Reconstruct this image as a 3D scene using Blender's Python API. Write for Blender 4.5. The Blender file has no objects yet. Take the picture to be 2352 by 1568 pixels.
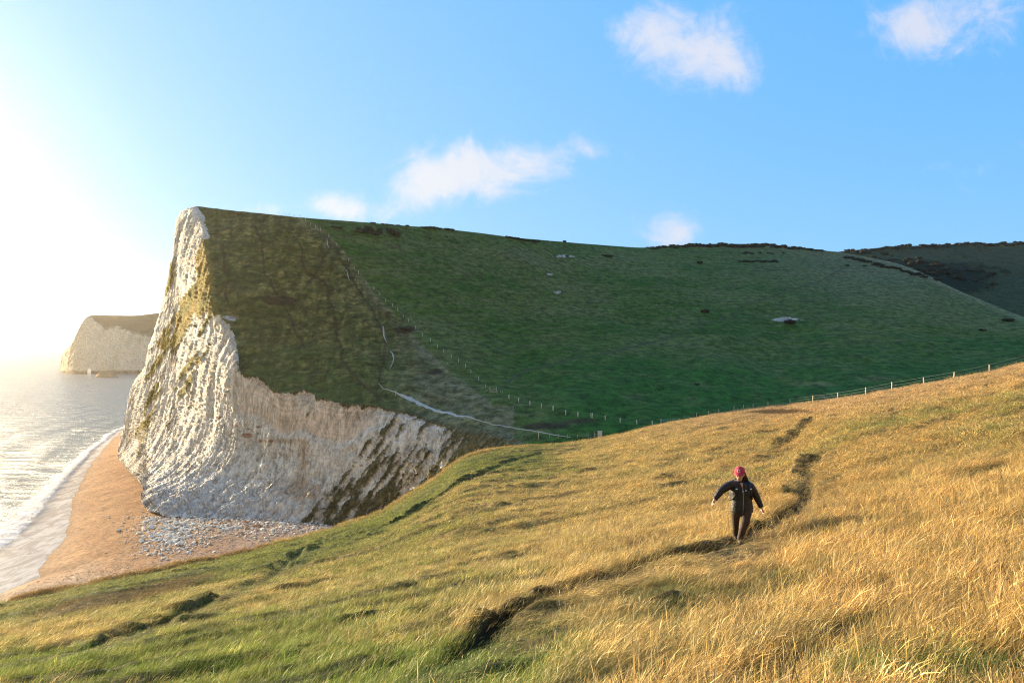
import bpy, bmesh, math, random
import numpy as np
from mathutils import Vector, Matrix
random.seed(7); rng = np.random.default_rng(7)
R = math.radians
sc = bpy.context.scene
# ---------------------------------------------------------------- camera (24 mm, level; the sea horizon is 9/2352 of the width above centre)
F, CX, HY = 1568.0, 1176.0, 775.0          # photograph measured at 2352 px wide: x = F*X/Y + CX, y = HY - F*Z/Y
cam = bpy.data.objects.new('camera', bpy.data.cameras.new('camera'))
sc.collection.objects.link(cam); sc.camera = cam
cam.data.sensor_width = 36; cam.data.lens = 24
cam.rotation_euler = (R(90), 0, 0); cam.data.shift_y = -9/2352
cam.data.clip_start = 0.1; cam.data.clip_end = 120000
# ---------------------------------------------------------------- light
SUN_AZ, SUN_EL = -54.0, 8.0
SUN = Vector((math.sin(R(SUN_AZ))*math.cos(R(SUN_EL)), math.cos(R(SUN_AZ))*math.cos(R(SUN_EL)), math.sin(R(SUN_EL))))
sun = bpy.data.objects.new('sun', bpy.data.lights.new('sun', 'SUN'))
sc.collection.objects.link(sun)
sun.data.energy = 5.0; sun.data.angle = R(0.6); sun.data.color = (1.0, 0.79, 0.50)
sun.rotation_euler = SUN.to_track_quat('Z', 'Y').to_euler()
sc.view_settings.view_transform = 'Standard'; sc.view_settings.look = 'None'
sc.view_settings.exposure = 1.62; sc.view_settings.gamma = 1.0
sc.cycles.max_bounces = 6; sc.cycles.diffuse_bounces = 2; sc.cycles.glossy_bounces = 2
sc.cycles.transmission_bounces = 4; sc.cycles.volume_bounces = 0; sc.cycles.transparent_max_bounces = 8
sc.cycles.use_denoising = True; sc.cycles.denoising_prefilter = 'NONE'; sc.cycles.filter_width = 1.15
HAZE_DENSITY = 0.00006

class NT:                                   # tiny node-graph writer
    def __init__(s, tree): s.t = tree; tree.nodes.clear()
    def n(s, kind, ins=None, **kw):
        nd = s.t.nodes.new(kind)
        for k, v in kw.items(): setattr(nd, k, v)
        for k, v in (ins or {}).items():
            if hasattr(v, 'is_output') or isinstance(v, bpy.types.NodeSocket): s.t.links.new(v, nd.inputs[k])
            else: nd.inputs[k].default_value = v
        return nd
    def m(s, op, a, b=0.0, c=0.0, clamp=False):
        nd = s.n('ShaderNodeMath', {0: a, 1: b, 2: c}, operation=op, use_clamp=clamp); return nd.outputs[0]
    def mix(s, f, a, b, blend='MIX'):
        nd = s.t.nodes.new('ShaderNodeMix'); nd.data_type = 'RGBA'; nd.blend_type = blend; nd.clamp_factor = True
        for k, v in ((0, f), (6, a), (7, b)):
            if isinstance(v, bpy.types.NodeSocket): s.t.links.new(v, nd.inputs[k])
            else: nd.inputs[k].default_value = v if k == 0 else (*v[:3], 1.0)
        return nd.outputs[2]
    def ss(s, x, lo, hi):
        nd = s.n('ShaderNodeMapRange', {0: x, 1: lo, 2: hi, 3: 0.0, 4: 1.0}, interpolation_type='SMOOTHSTEP'); return nd.outputs[0]
    def noise(s, vec, scale, detail=5, rough=.6, dist=0.0, dims='3D'):
        nd = s.n('ShaderNodeTexNoise', {'Vector': vec, 'Scale': scale, 'Detail': detail, 'Roughness': rough, 'Distortion': dist}, noise_dimensions=dims); return nd.outputs[0]
# ---------------------------------------------------------------- world: Nishita sky, aureole round the low sun, small clouds
w = bpy.data.worlds.new('World'); sc.world = w; w.use_nodes = True
g = NT(w.node_tree)
geo = g.n('ShaderNodeNewGeometry')
dirn = g.n('ShaderNodeVectorMath', {0: geo.outputs['Incoming'], 'Scale': -1.0}, operation='SCALE').outputs[0]
sky = g.n('ShaderNodeTexSky', {}, sky_type='NISHITA', sun_disc=False, sun_elevation=R(SUN_EL), sun_rotation=R(SUN_AZ), altitude=50.0, air_density=1.0, dust_density=0.6, ozone_density=3.5)
sep = g.n('ShaderNodeSeparateXYZ', {0: dirn})
dx_, dy_, dz_ = sep.outputs
hz = g.m('MAXIMUM', dz_, 0.0)
nish = g.n('ShaderNodeHueSaturation', {'Saturation': 1.0, 'Value': 1.0, 'Color': sky.outputs[0]}).outputs[0]
nish = g.n('ShaderNodeVectorMath', {0: nish, 'Scale': 0.12}, operation='SCALE').outputs[0]
dot = g.n('ShaderNodeVectorMath', {0: dirn, 1: tuple(SUN)}, operation='DOT_PRODUCT').outputs['Value']
ang = g.m('SUBTRACT', 1.0, dot)
gl1 = g.m('MULTIPLY', g.m('EXPONENT', g.m('MULTIPLY', ang, -24.0)), 3.9)
gl2 = g.m('MULTIPLY', g.m('EXPONENT', g.m('MULTIPLY', ang, -60.0)), 5.0)
gl3 = g.m('MULTIPLY', g.m('EXPONENT', g.m('MULTIPLY', hz, -3.6)), 2.0)     # pale band of air above the horizon
gl4 = g.m('MULTIPLY', g.m('EXPONENT', g.m('MULTIPLY', ang, -2.2)), 2.0)
def addc(base, f, col):
    v = g.n('ShaderNodeVectorMath', {0: col, 'Scale': f}, operation='SCALE').outputs[0]
    return g.n('ShaderNodeVectorMath', {0: base, 1: v}, operation='ADD').outputs[0]
blue = (0.30, 2.65, 6.6)
bk = g.ss(dy_, -.75, .35)
blue2 = g.mix(bk, (2.2, 2.05, 2.1), blue)
col = g.n('ShaderNodeVectorMath', {0: nish, 1: blue2}, operation='ADD').outputs[0]
col = addc(col, gl3, (.95, 0.95, .30)); col = addc(col, gl4, (1.12, 0.95, 0.10))
col = addc(col, gl1, (1.0, 0.84, 0.30)); col = addc(col, gl2, (1.0, 0.80, 0.25))
uu = g.m('DIVIDE', dx_, g.m('MAXIMUM', dy_, 0.05)); vv = g.m('DIVIDE', dz_, g.m('MAXIMUM', dy_, 0.05))
front = g.ss(dy_, 0.1, 0.3)
uvv = g.n('ShaderNodeCombineXYZ', {0: uu, 1: vv, 2: 0.0}).outputs[0]
nA = g.noise(uvv, 11.0, 10, .64, 1.1); nB = g.noise(uvv, 46.0, 5, .62, .4)
turb = g.m('ADD', g.m('MULTIPLY', g.m('SUBTRACT', nA, .5), 2.6), g.m('MULTIPLY', g.m('SUBTRACT', nB, .5), .8))
CLOUDS = [(1500,62,85,60,1.1),(1590,148,120,66,1.1),(1655,55,60,70,.45),(1700,160,75,45,.5),(2085,70,65,44,.95),(2190,30,135,95,1.15),
          (1050,388,112,52,1.25),(970,440,72,46,1.3),(1130,425,50,30,.7),(1220,362,115,40,.9),(1250,415,85,40,.45),(1340,335,40,22,.4),
          (762,470,56,34,1.35),(845,490,62,24,.8),(1546,527,66,40,1.45),(600,482,75,15,.5),(2300,395,110,26,.4)]
dens = None
for (px, py, rx, ry, a) in CLOUDS:
    u0, v0 = (px-CX)/F, (HY-py)/F
    e1 = g.m('DIVIDE', g.m('SUBTRACT', uu, u0), rx*1.15/F); e2 = g.m('DIVIDE', g.m('SUBTRACT', vv, v0), ry*1.18/F)
    r2 = g.m('ADD', g.m('MULTIPLY', e1, e1), g.m('MULTIPLY', e2, e2))
    b = g.m('MULTIPLY', g.m('EXPONENT', g.m('MULTIPLY', r2, -1.0)), a)
    dens = b if dens is None else g.m('ADD', dens, b)
dens = g.m('MULTIPLY', g.ss(g.m('ADD', dens, g.m('MULTIPLY', turb, .95)), .34, 1.7), g.m('MULTIPLY', front, .78))
ccol = addc((5.3, 5.3, 6.1), g.m('MULTIPLY', gl4, 1.3), (1.1, .85, .15))
col = g.mix(dens, col, ccol)
bg = g.n('ShaderNodeBackground', {0: col, 1: 0.048})
g.n('ShaderNodeOutputWorld', {0: bg.outputs[0]})

# ---------------------------------------------------------------- helpers
def link(o, parent=None):
    sc.collection.objects.link(o)
    if parent: o.parent = parent
    return o
def tag(o, label=None, cat=None, group=None, kind=None):
    if label: o['label'] = label
    if cat: o['category'] = cat
    if group: o['group'] = group
    if kind: o['kind'] = kind
    return o
def empty(name, loc, rz=0.0):
    o = bpy.data.objects.new(name, None); o.location = loc; o.rotation_euler = (0, 0, rz); o.empty_display_size = .2
    return link(o)
def pt(px, py, Y): return np.array([(px-CX)/F*Y, Y, (HY-py)/F*Y])
def np_mesh(name, V, Q, mat, parent=None, smooth=True, attrs=None):
    me = bpy.data.meshes.new(name); V = np.asarray(V, np.float32); Q = np.asarray(Q, np.int32)
    me.vertices.add(len(V)); me.vertices.foreach_set('co', V.ravel())
    k = Q.shape[1]; me.loops.add(Q.size); me.loops.foreach_set('vertex_index', Q.ravel())
    me.polygons.add(len(Q)); me.polygons.foreach_set('loop_start', np.arange(0, Q.size, k, dtype=np.int32))
    me.polygons.foreach_set('loop_total', np.full(len(Q), k, np.int32))
    me.polygons.foreach_set('use_smooth', np.full(len(Q), smooth))
    for an, arr in (attrs or {}).items():
        arr = np.asarray(arr, np.float32)
        if arr.ndim == 1:
            me.attributes.new(an, 'FLOAT', 'POINT').data.foreach_set('value', arr)
        else:
            rgba = np.ones((len(arr), 4), np.float32); rgba[:, :3] = arr
            me.attributes.new(an, 'FLOAT_COLOR', 'POINT').data.foreach_set('color', rgba.ravel())
    me.update(); me.validate()
    o = bpy.data.objects.new(name, me); me.materials.append(mat)
    return link(o, parent)
def sub_mesh(V, Q, keep):
    Q = Q[keep]; used = np.unique(Q); mp = np.full(len(V), -1, np.int64); mp[used] = np.arange(len(used))
    return used, mp[Q]
def grid_quads(nc, nr):
    i, j = np.meshgrid(np.arange(nc-1), np.arange(nr-1), indexing='ij')
    a = (i*nr+j).ravel(); return np.stack([a, a+1, a+nr+1, a+nr], 1)
def grid_normals(P):
    du = np.gradient(P, axis=0); dv = np.gradient(P, axis=1)
    n = np.cross(du, dv); n /= np.linalg.norm(n, axis=2, keepdims=True)+1e-9
    return n
_pm = np.random.default_rng(3).permutation(1024)
_gr = np.random.default_rng(4).normal(size=(1024, 3)); _gr /= np.linalg.norm(_gr, axis=1, keepdims=True)
def gnoise(x, y, z):                        # gradient noise, about -1..1
    x, y, z = np.broadcast_arrays(x, y, z); xi, yi, zi = (np.floor(a).astype(np.int64) for a in (x, y, z))
    xf, yf, zf = x-xi, y-yi, z-zi; f = lambda t: t*t*t*(t*(t*6-15)+10)
    u, v, w_ = f(xf), f(yf), f(zf); out = 0
    for dx in (0, 1):
        for dy in (0, 1):
            for dz in (0, 1):
                h = _pm[(_pm[(_pm[(xi+dx) & 1023]+yi+dy) & 1023]+zi+dz) & 1023]; gg = _gr[h]
                d = gg[..., 0]*(xf-dx)+gg[..., 1]*(yf-dy)+gg[..., 2]*(zf-dz)
                out = out + d*(u if dx else 1-u)*(v if dy else 1-v)*(w_ if dz else 1-w_)
    return out*1.6
def fbm(x, y, z, o=4, g_=.5, ridge=False):
    s = 0; a = 1; t = 0
    for k in range(o):
        n = gnoise(x*2**k+17.3*k, y*2**k+5.1*k, z*2**k+9.7*k)
        s = s + a*((1-2*np.abs(n)) if ridge else n); t += a; a *= g_
    return s/t
def sstep(x, a, b):
    t = np.clip((x-a)/(b-a), 0, 1); return t*t*(3-2*t)
def tps(P, v, lam=0.0):
    P = np.asarray(P, float)/400; v = np.asarray(v, float); n = len(P)
    k = lambda r2: np.where(r2 > 0, r2*np.log(np.maximum(r2, 1e-12)), 0)
    D = ((P[:, None]-P[None])**2).sum(2); A = np.zeros((n+3, n+3)); A[:n, :n] = k(D)+lam*np.eye(n)
    A[:n, n] = 1; A[:n, n+1:] = P; A[n:, :n] = A[:n, n:].T
    c = np.linalg.solve(A, np.concatenate([v, [0, 0, 0]]))
    def ev(x, y):
        x = np.asarray(x, float)/400; y = np.asarray(y, float)/400; s = c[n]+c[n+1]*x+c[n+2]*y
        for i in range(n): s = s+c[i]*k((x-P[i, 0])**2+(y-P[i, 1])**2)
        return s
    return ev
def pchip(xs, ys):
    xs = np.array(xs, float); ys = np.array(ys, float); h = np.diff(xs); d = np.diff(ys)/h; m = np.zeros(len(xs))
    for i in range(1, len(xs)-1):
        if d[i-1]*d[i] > 0: w1 = 2*h[i]+h[i-1]; w2 = h[i]+2*h[i-1]; m[i] = (w1+w2)/(w1/d[i-1]+w2/d[i])
    m[0] = d[0]; m[-1] = d[-1]
    def ev(x):
        x = np.asarray(x, float); i = np.clip(np.searchsorted(xs, x)-1, 0, len(h)-1); t = (x-xs[i])/h[i]; t = np.clip(t, -.5, 1.5)
        return ys[i]*(2*t**3-3*t*t+1)+h[i]*m[i]*(t**3-2*t*t+t)+ys[i+1]*(-2*t**3+3*t*t)+h[i]*m[i+1]*(t**3-t*t)
    return ev
def seg_dist(X, Y, pl):                     # distance to a polyline, its signed side and the running parameter
    best = np.full(np.shape(X), 1e9); side = np.zeros(np.shape(X)); par = np.zeros(np.shape(X))
    for i in range(len(pl)-1):
        a = np.array(pl[i][:2], float); b = np.array(pl[i+1][:2], float); ab = b-a; L = ab@ab
        t = np.clip(((X-a[0])*ab[0]+(Y-a[1])*ab[1])/L, 0, 1)
        d = np.hypot(X-a[0]-t*ab[0], Y-a[1]-t*ab[1]); c = ab[0]*(Y-a[1])-ab[1]*(X-a[0])
        u = d < best; best = np.where(u, d, best); side = np.where(u, np.sign(c), side); par = np.where(u, i+t, par)
    return best, side, par
def mixc(a, b, t): t = np.asarray(t)[..., None]; return np.asarray(a)*(1-t)+np.asarray(b)*t
# ---------------------------------------------------------------- materials
def new_mat(name):
    m = bpy.data.materials.new(name); m.use_nodes = True; return m, NT(m.node_tree)
def simple(name, col, rough=.7, var=.25, scale=8., bump=.0, metal=0.0):
    m, t = new_mat(name); tc = t.n('ShaderNodeTexCoord').outputs['Object']
    n = t.noise(tc, scale, 4); c = t.mix(n, [x*(1-var) for x in col], [min(1, x*(1+var)) for x in col])
    p = t.n('ShaderNodeBsdfPrincipled', {'Base Color': c, 'Roughness': rough, 'Metallic': metal})
    if bump:
        b = t.n('ShaderNodeBump', {'Strength': bump, 'Distance': .02, 'Height': t.noise(tc, scale*6, 4)}); t.t.links.new(b.outputs[0], p.inputs['Normal'])
    t.n('ShaderNodeOutputMaterial', {0: p.outputs[0]}); return m
def terrain_mat(name, streak=(1, 1, 1), dist=.25, s1=.9, s2=5., contrast=.45, rough=.95, strength=.9, cells=0):
    m, t = new_mat(name); at = t.n('ShaderNodeAttribute', attribute_name='col').outputs['Color']
    pos = t.n('ShaderNodeNewGeometry').outputs['Position']
    v = t.n('ShaderNodeVectorMath', {0: pos, 1: streak}, operation='MULTIPLY').outputs[0]
    n1 = t.noise(v, s1, 6, .65, .3); n2 = t.noise(v, s2, 4, .7)
    f = t.m('ADD', t.m('MULTIPLY', n1, .6), t.m('MULTIPLY', n2, .4))
    k = t.m('ADD', 1-contrast*1.2, t.m('MULTIPLY', t.ss(f, .32, .68), contrast*2.4))
    c = t.n('ShaderNodeVectorMath', {0: at, 'Scale': k}, operation='SCALE').outputs[0]
    if cells:
        vo = t.n('ShaderNodeTexVoronoi', {'Vector': t.n('ShaderNodeVectorMath', {0: v, 1: t.n('ShaderNodeTexNoise', {'Vector': v, 'Scale': .35, 'Detail': 3}).outputs['Color']}, operation='ADD').outputs[0], 'Scale': cells, 'Randomness': 1.0}, feature='DISTANCE_TO_EDGE').outputs['Distance']
        vo = t.m('MAXIMUM', t.ss(vo, 0.0, .09), t.ss(t.noise(pos, .06, 4), .40, .58)); f = t.m('ADD', f, t.m('MULTIPLY', vo, .22)); c = t.mix(vo, t.n('ShaderNodeVectorMath', {0: c, 'Scale': .80}, operation='SCALE').outputs[0], c)
    b = t.n('ShaderNodeBump', {'Strength': strength, 'Distance': dist, 'Height': f})
    p = t.n('ShaderNodeBsdfPrincipled', {'Base Color': c, 'Roughness': rough, 'Specular IOR Level': .15, 'Normal': b.outputs[0]})
    t.n('ShaderNodeOutputMaterial', {0: p.outputs[0]}); return m
M_HILL = terrain_mat('hill_grass', (.8, .8, 1.9), 1.2, .42, 2.1, .62, .95, 1.0)
M_CHALK = terrain_mat('chalk_rock', (1.2, 1.2, .36), 1.4, .55, 2.2, .38, .9, 1.0, .42)
M_GROUND = terrain_mat('meadow_soil', (1, 1, 1), .12, 1.1, 9., .75)
M_WOOD = simple('weathered_wood', (.66, .56, .42), .85, .3, 6, .3)
M_PALE = simple('pale_wood', (.74, .72, .64), .85, .2, 6, .3)
M_WOODG = simple('grey_wood', (.42, .42, .38), .85, .3, 6, .3)
M_WIRE = simple('galvanised_wire', (.35, .35, .34), .5, .1, 5, 0, .6)
M_STEEL = simple('galvanised_steel', (.42, .44, .44), .5, .15, 5, 0, .5)
M_WHITE = simple('white_board', (.8, .8, .8), .5, .05, 5)
M_DARK = simple('dark_board', (.06, .06, .06), .6, .2, 5)
M_ROCK = simple('chalk_boulder', (.84, .79, .73), .9, .25, 3, .6)
M_DRIFT = simple('orange_stone', (.42, .22, .11), .9, .25, 3, .5)

# ---------------------------------------------------------------- headland and hillside: one continuous surface, found from its measured outline and distances
SKY = [(281,1042),(284,1010),(297,960),(303,915),(312,880),(340,838),(352,790),(366,748),(384,684),(398,625),(409,572),(411,540),(413,508),(421,485),(434,479),(452,474),(480,477),(520,482),
       (600,490),(700,500),(800,508),(900,516),(1000,524),(1100,535),(1200,547),(1300,556),(1400,564),(1480,569),(1560,563),(1650,560),(1750,560),
       (1820,567),(1880,574),(1930,579),(1990,590),(2060,605),(2130,632),(2200,666),(2280,700),(2352,728),(2500,780),(2800,850)]
f_sky = pchip(*zip(*SKY))
BOT = [(281,1060),(300,1085),(335,1130),(345,1170),(360,1190),(480,1215),(620,1225),(790,1235),(900,1240),(960,1190),(1100,1110),(1250,1090),(1400,1075),(1600,1040),(1900,1000),(2352,930),(2800,900)]
f_bot = pchip(*zip(*BOT))
EDGE = [(452,474),(470,500),(485,560),(494,620),(502,700),(528,745),(545,795),(551,850),(600,868),(630,890),(655,903),(700,896),(740,915),(790,926),(850,931),(900,940),(950,950),(1000,972),(1060,985),(1120,990),(1170,1003),(1230,1035),(1300,1075),(1400,1140)]
f_edge = pchip(*zip(*EDGE))
BC = [(452,474,282),(700,500,262),(560,860,206),(520,700,230),(850,930,183),(880,880,193),(1130,895,188),(1170,912,179),(1300,945,166),(1378,1008,151),(1520,978,158),
      (1000,990,163),(1160,1003,153),(900,700,240),(830,630,248),(950,750,232),(1040,830,212),(1200,547,345),(1000,524,305),(1480,569,430),(1750,560,485),(1930,579,475),(2130,632,405),(2352,728,335),(2800,850,260),
      (1200,640,305),(1200,750,262),(1500,640,345),(1500,750,285),(1800,750,300),(1800,640,375),(2100,750,300),(1500,880,205),(1800,880,220),(2200,850,235),(2352,835,235),(1900,950,182),(2352,900,180),(1600,1000,155),(700,800,215),(700,650,238),(1200,870,208)]
fB = tps([(a, b) for a, b, c in BC], [1/c for a, b, c in BC])
ed = [(x, float(f_edge(x))) for x in list(range(452, 560, 9))+list(range(560, 1300, 30))]
FC = [(x, y, float(fB(x, y))) for x, y in ed]
FC += [(a, b, 1/c) for a, b, c in [(282,1040,283),(300,1058,262),(335,1100,228),(345,1145,201),(480,1172,187),(620,1184,181),(790,1192,172),(900,1200,165),(1000,1150,157),(1100,1075,150),
       (297,960,292),(340,838,290),(384,684,288),(413,508,286),(400,900,252),(440,1010,226),(400,1090,215),(430,700,264),(480,900,224),(560,1000,205),(700,1050,189),(850,1060,176),(950,1060,165)]]
fF = tps([(a, b) for a, b, c in FC], [c for a, b, c in FC], 1e-6)
cols = np.concatenate([np.arange(281, 1200, 1.9), np.arange(1200, 2800, 2.8)]); NR = 420
yt, yb = f_sky(cols), f_bot(cols)
S = np.linspace(0, 1, NR)
PX = np.repeat(cols[:, None], NR, 1); PY = yt[:, None]+(yb-yt)[:, None]*S[None]
inF = (PX < 452) | (PY > f_edge(PX))
W = np.where(inF, fF(PX, PY), fB(PX, PY)); W = np.clip(W, 1/700, 1/90)
rim = np.exp(-(PY-yt[:, None])/9.0)*np.where(PX < 440, .05, .0)        # the left outline turns away
W = W*(1-rim)
D = 1/W
P = np.stack([(PX-CX)/F*D, D, (HY-PY)/F*D], 2)
N = grid_normals(P); flip = (N*P).sum(2) > 0; N[flip] *= -1
X_, Y_, Z_ = P[..., 0], P[..., 1], P[..., 2]
q = X_-0.7*(Y_-190)
# distance in px below the cliff edge
below = np.where(PX < 452, 999, PY-f_edge(PX))
edgef = sstep(below, -4, 22)
left = 1-sstep(PX, 520, 640)
rightz = sstep(PX-(PY-1000)*-.55, 800, 900)                              # streaked ravine side
strata = (1-sstep(PY-(f_edge(PX)+95-60*sstep(PX, 780, 900)), -10, 12))*sstep(PX, 505, 600)*(1-rightz)*sstep(below, 0, 6)
gul = fbm(q/9+.4*fbm(q/20, Z_/20, 0*q), Z_/60, 0*q+2.2, 3, .55, True)
flu = fbm((q-.12*Z_)/2.1+.35*fbm(q/9, Z_/14, 0*q+3), Z_/24, 0*q+7.7, 4, .62, True)
flu2 = fbm(q/.9, Z_/7, 0*q+2.7, 3, .6, True)
rough = fbm(X_/3.2, Y_/3.2, Z_/3.2, 5, .62)
blk = fbm(X_/1.1, Y_/1.1, Z_/1.4, 3, .6, True)
rf = fbm(X_/.9, Y_/.9, Z_/.9, 3, .7)
ck = (gul*(1.0*left+.7*(1-left))*(1-strata*.9) + np.sign(flu)*np.abs(flu)**.8*(.72*left+.5*(1-left))*(1-strata*.95) + flu2*.5*(1-strata*.9) + rough*.60*(1-.8*strata) + blk*.40*(1-.85*strata)+rf*.40*(1-.8*strata))
toe = sstep(PY, 1095, 1175)*(1-sstep(PX, 640, 900))
ck = ck + toe*(fbm(q/2.2, Z_/7, 0*q+1.1, 4, .65, True)+.3)*1.7
# terraces of grass (sheep tracks and lumps) on the slopes
tr = fbm(X_/26, Y_/26, Z_/14, 3)
br = fbm(X_/9, Y_/9, Z_/5, 4, .6)
fl_c = np.interp(PX, [700,830,950,1040,1130], [500,630,750,830,895])
roughslope = sstep(fl_c-PY, -3, 3)*0
# side of the climbing fence: left of it rough tussock, right of it smooth grazed
FEN = [(700,500),(730,512),(768,545),(800,580),(840,635),(880,688),(925,735),(960,775),(1000,815),(1045,858),(1085,890),(1125,915)]
fd, fs, _ = seg_dist(PX, PY, FEN)
leftoffence = (PX < 700) | ((fs > 0) & (PX < 1130)) | ((PX >= 1130) & (PX < 1180) & (PY > 925))
lof = np.where(leftoffence, sstep(fd, 0, 10), 0.0); lof = np.where(PX < 690, 1, lof)
gly0 = fbm((PX+.2*PY)/34+.5*fbm(X_/14, Y_/14, Z_/6, 3), PY/170, 0*PX+41, 2, .5, True)
gr_d = tr*1.3 + br*(.85*lof+.25) - sstep(gly0, .2, .9)*.45*lof*(1-sstep(PY, 800, 880))
disp = np.where(inF, ck*edgef+gr_d*(1-edgef)*.5, gr_d*sstep(-below, 0, 20))
# keep the skyline itself calm
disp = disp*np.where(PX > 455, sstep(PY-yt[:, None], -1, 14)*.85+.15, sstep(PY-yt[:, None], -1, 10)*.85+.15)
P = P+N*disp[..., None]
# ---- where grass grows on the chalk
def bump2(cx_, cy_, rx, ry, a=0): 
    ca, sa = math.cos(a), math.sin(a); x = (PX-cx_)*ca+(PY-cy_)*sa; y = -(PX-cx_)*sa+(PY-cy_)*ca
    return np.exp(-(x/rx)**2-(y/ry)**2)
st1 = fbm((PX+.55*PY)/17, (PY-.3*PX)/75, 0*PX+3, 4, .55)
st2 = fbm((PX+.72*PY)/19, (PY-.7*PX)/110, 0*PX+8, 5, .68)
gp = -1.0+0*PX
gp = np.maximum(gp, 2.3*bump2(494,630,34,100)-.70)
gp = np.maximum(gp, 1.5*bump2(440,725,28,105,.42)-.74)
gp = np.maximum(gp, 1.5*bump2(470,690,24,60,.5)-.6)
gp = np.maximum(gp, 1.2*bump2(385,800,20,95,.36)-.74)
gp = np.maximum(gp, 1.3*bump2(400,640,14,40,.3)-.75)
gp = np.maximum(gp, 1.05*bump2(350,960,26,150,.3)-.85)
gp = np.maximum(gp, .85*bump2(450,860,30,150,.35)-.80)
zoneR = sstep(PX+.75*(PY-1000), 790, 905)
gp = np.maximum(gp, -1.0+zoneR*(1.03+1.0*sstep(PX, 1035, 1150)+.15*sstep(PY, 1060, 1180)-.35*sstep(PX-(PY-960)*.1, 900, 960)*(1-sstep(PX, 1000, 1040))*(1-sstep(PY,1000,1060))))
gp = gp+sstep(-below+9*st1+7*rough, -10, 2)*sstep(PX, 455, 480)*1.6
sn = np.where(zoneR > .3, st2*1.35, st1*1.45)
gmask = sstep(gp+sn*.9+rough*.25, -.04, .12)
small = sstep(fbm((PX+.3*PY)/9, PY/16, 0*PX+5, 3), .62, .72)*(1-strata)*.9
gmask = np.maximum(gmask, small)
gmask = np.where(inF, gmask, 1.0)
bare = 0*PX                                                            # bare chalk scars in the turf
for (a, b, rx, ry) in [(525,728,18,5),(525,775,16,4),(1300,590,24,3.5),(1283,672,8,2.5),(1805,735,30,6.5),(1262,632,8,2)]:
    bare = np.maximum(bare, sstep(np.exp(-((PX-a)/rx)**2-((PY-b)/ry)**2)+.7*rough+.35*np.clip(rf,-1,1), .42, .6))
gmask = gmask*(1-bare)
# ---- colours (reflectance, plus some painted light and shade)
big = fbm(X_/60, Y_/60, Z_/30, 4); mid_ = fbm(X_/14, Y_/14, Z_/6, 4, .6); fine = fbm(X_/3.5, Y_/3.5, Z_/1.5, 3, .7)
strk = fbm(X_/5, Y_/5, Z_/.9, 4, .7)
gb1 = fbm(X_/90, Y_/90, Z_/11, 3)
ter = fbm(X_/24, Y_/24, Z_/1.7, 3, .5, True)
green = mixc((.036, .105, .012), (.092, .135, .030), sstep(big*.7+mid_*.4+gb1*.7+.10, -.4, .5))
green = mixc(green, (.135, .14, .070), sstep(strk*.8+mid_*.45+big*.4+gb1*.6, .0, .8)*.75)
green = mixc(green, (.012, .035, .012), sstep(-fine-mid_*.4, .1, .7)*.6)
green = mixc(green, (.16, .165, .085), sstep(ter, .35, .8)*.32); green = mixc(green, (.014, .036, .010), sstep(-ter, -.1, .3)*.25)
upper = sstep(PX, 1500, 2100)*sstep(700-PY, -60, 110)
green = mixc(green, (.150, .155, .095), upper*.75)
green = mixc(green, (.27, .26, .17), np.exp(-((PY-yt[:, None])/9)**2)*sstep(PX, 1960, 2060)*.5)  # sunlit edge of the spur painted as a pale band
green = mixc(green, (.020, .115, .014), sstep(PY, 760, 900)*sstep(PX, 1150, 1350)*(1-sstep(mid_, 0, .5))*.75)
rgh = mixc((.045, .058, .020), (.175, .160, .080), sstep(mid_*.8+fine*.9+.5*strk, -.45, .9))
fl2 = fbm((PX+.25*PY)/6, PY/34, 0*PX+21, 4, .6)
rgh = mixc(rgh, (.17, .155, .075), sstep(fl2, .05, .6)*.6*sstep(PX, 600, 700))
gly = fbm((PX+.2*PY)/34+.5*mid_, PY/150, 0*PX+41, 4, .6, True); rgh = mixc(rgh, (.020, .030, .012), sstep(gly, .40, .80)*.6); rgh = mixc(rgh, (.030, .040, .014), sstep(fbm(X_/4, Y_/4, Z_/6, 4, .6, True), .35, .7)*.6)
rgh = mixc(rgh, (.030, .056, .018), sstep(PY, 740, 880)*.5*(1-sstep(PX,900,960)))
TRK = [[(590,520),(600,560),(605,620),(640,680),(680,760),(700,800)],[(690,560),(700,620),(745,640),(760,700),(775,760),(790,830),(830,880),(880,920)],[(760,560),(740,600),(700,660)],[(870,880),(875,840),(885,800),(880,760),(860,720),(830,670),(800,620),(770,570),(735,535)],[(510,560),(520,640),(525,700)]]
for pl in TRK:
    d_, _, _ = seg_dist(PX+3*mid_*4, PY, pl); rgh = mixc(rgh, (.030, .028, .018), (1-sstep(d_, 1.5, 5))*.85)
rgh = rgh*np.array([2.05, 1.80, 1.45]); rgh = mixc(rgh, (.21, .20, .13), sstep(PX, 850, 980)*sstep(PY, 730, 830)*sstep(mid_+.8*fine, -.6, .5)*.7); rgh = mixc(rgh, (.24, .22, .13), np.exp(-(fd/16)**2)*sstep(mid_+fine, -.5, .4)*.85)
grass = mixc(green, rgh, lof)
sunlit_turf = sstep(500-PX, -30, 30)*inF
grass = mixc(grass, mixc((.36, .25, .07), (.19, .17, .045), sstep(st1, -.4, .4)), sunlit_turf)  # seaward turf brightened to gold, its sunlight put into the colour
ravg = inF & (PX > 640)
grass = np.where(ravg[..., None], mixc((.065, .062, .028), (.30, .26, .15), sstep(fbm((PX+.75*PY)/4, (PY-.7*PX)/34, 0*PX, 4, .7)+.25*sstep(PX, 960, 1100), -.2, .6)), grass)
for (a, b, rx, ry) in [(1255,975,60,9),(1330,965,50,6),(640,690,45,12),(1000,855,22,7),(930,755,30,8)]:
    grass = mixc(grass, (.050, .034, .024), sstep(np.exp(-((PX-a)/rx)**2-((PY-b)/ry)**2)+.3*mid_, .3, .6)*.85)
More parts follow.
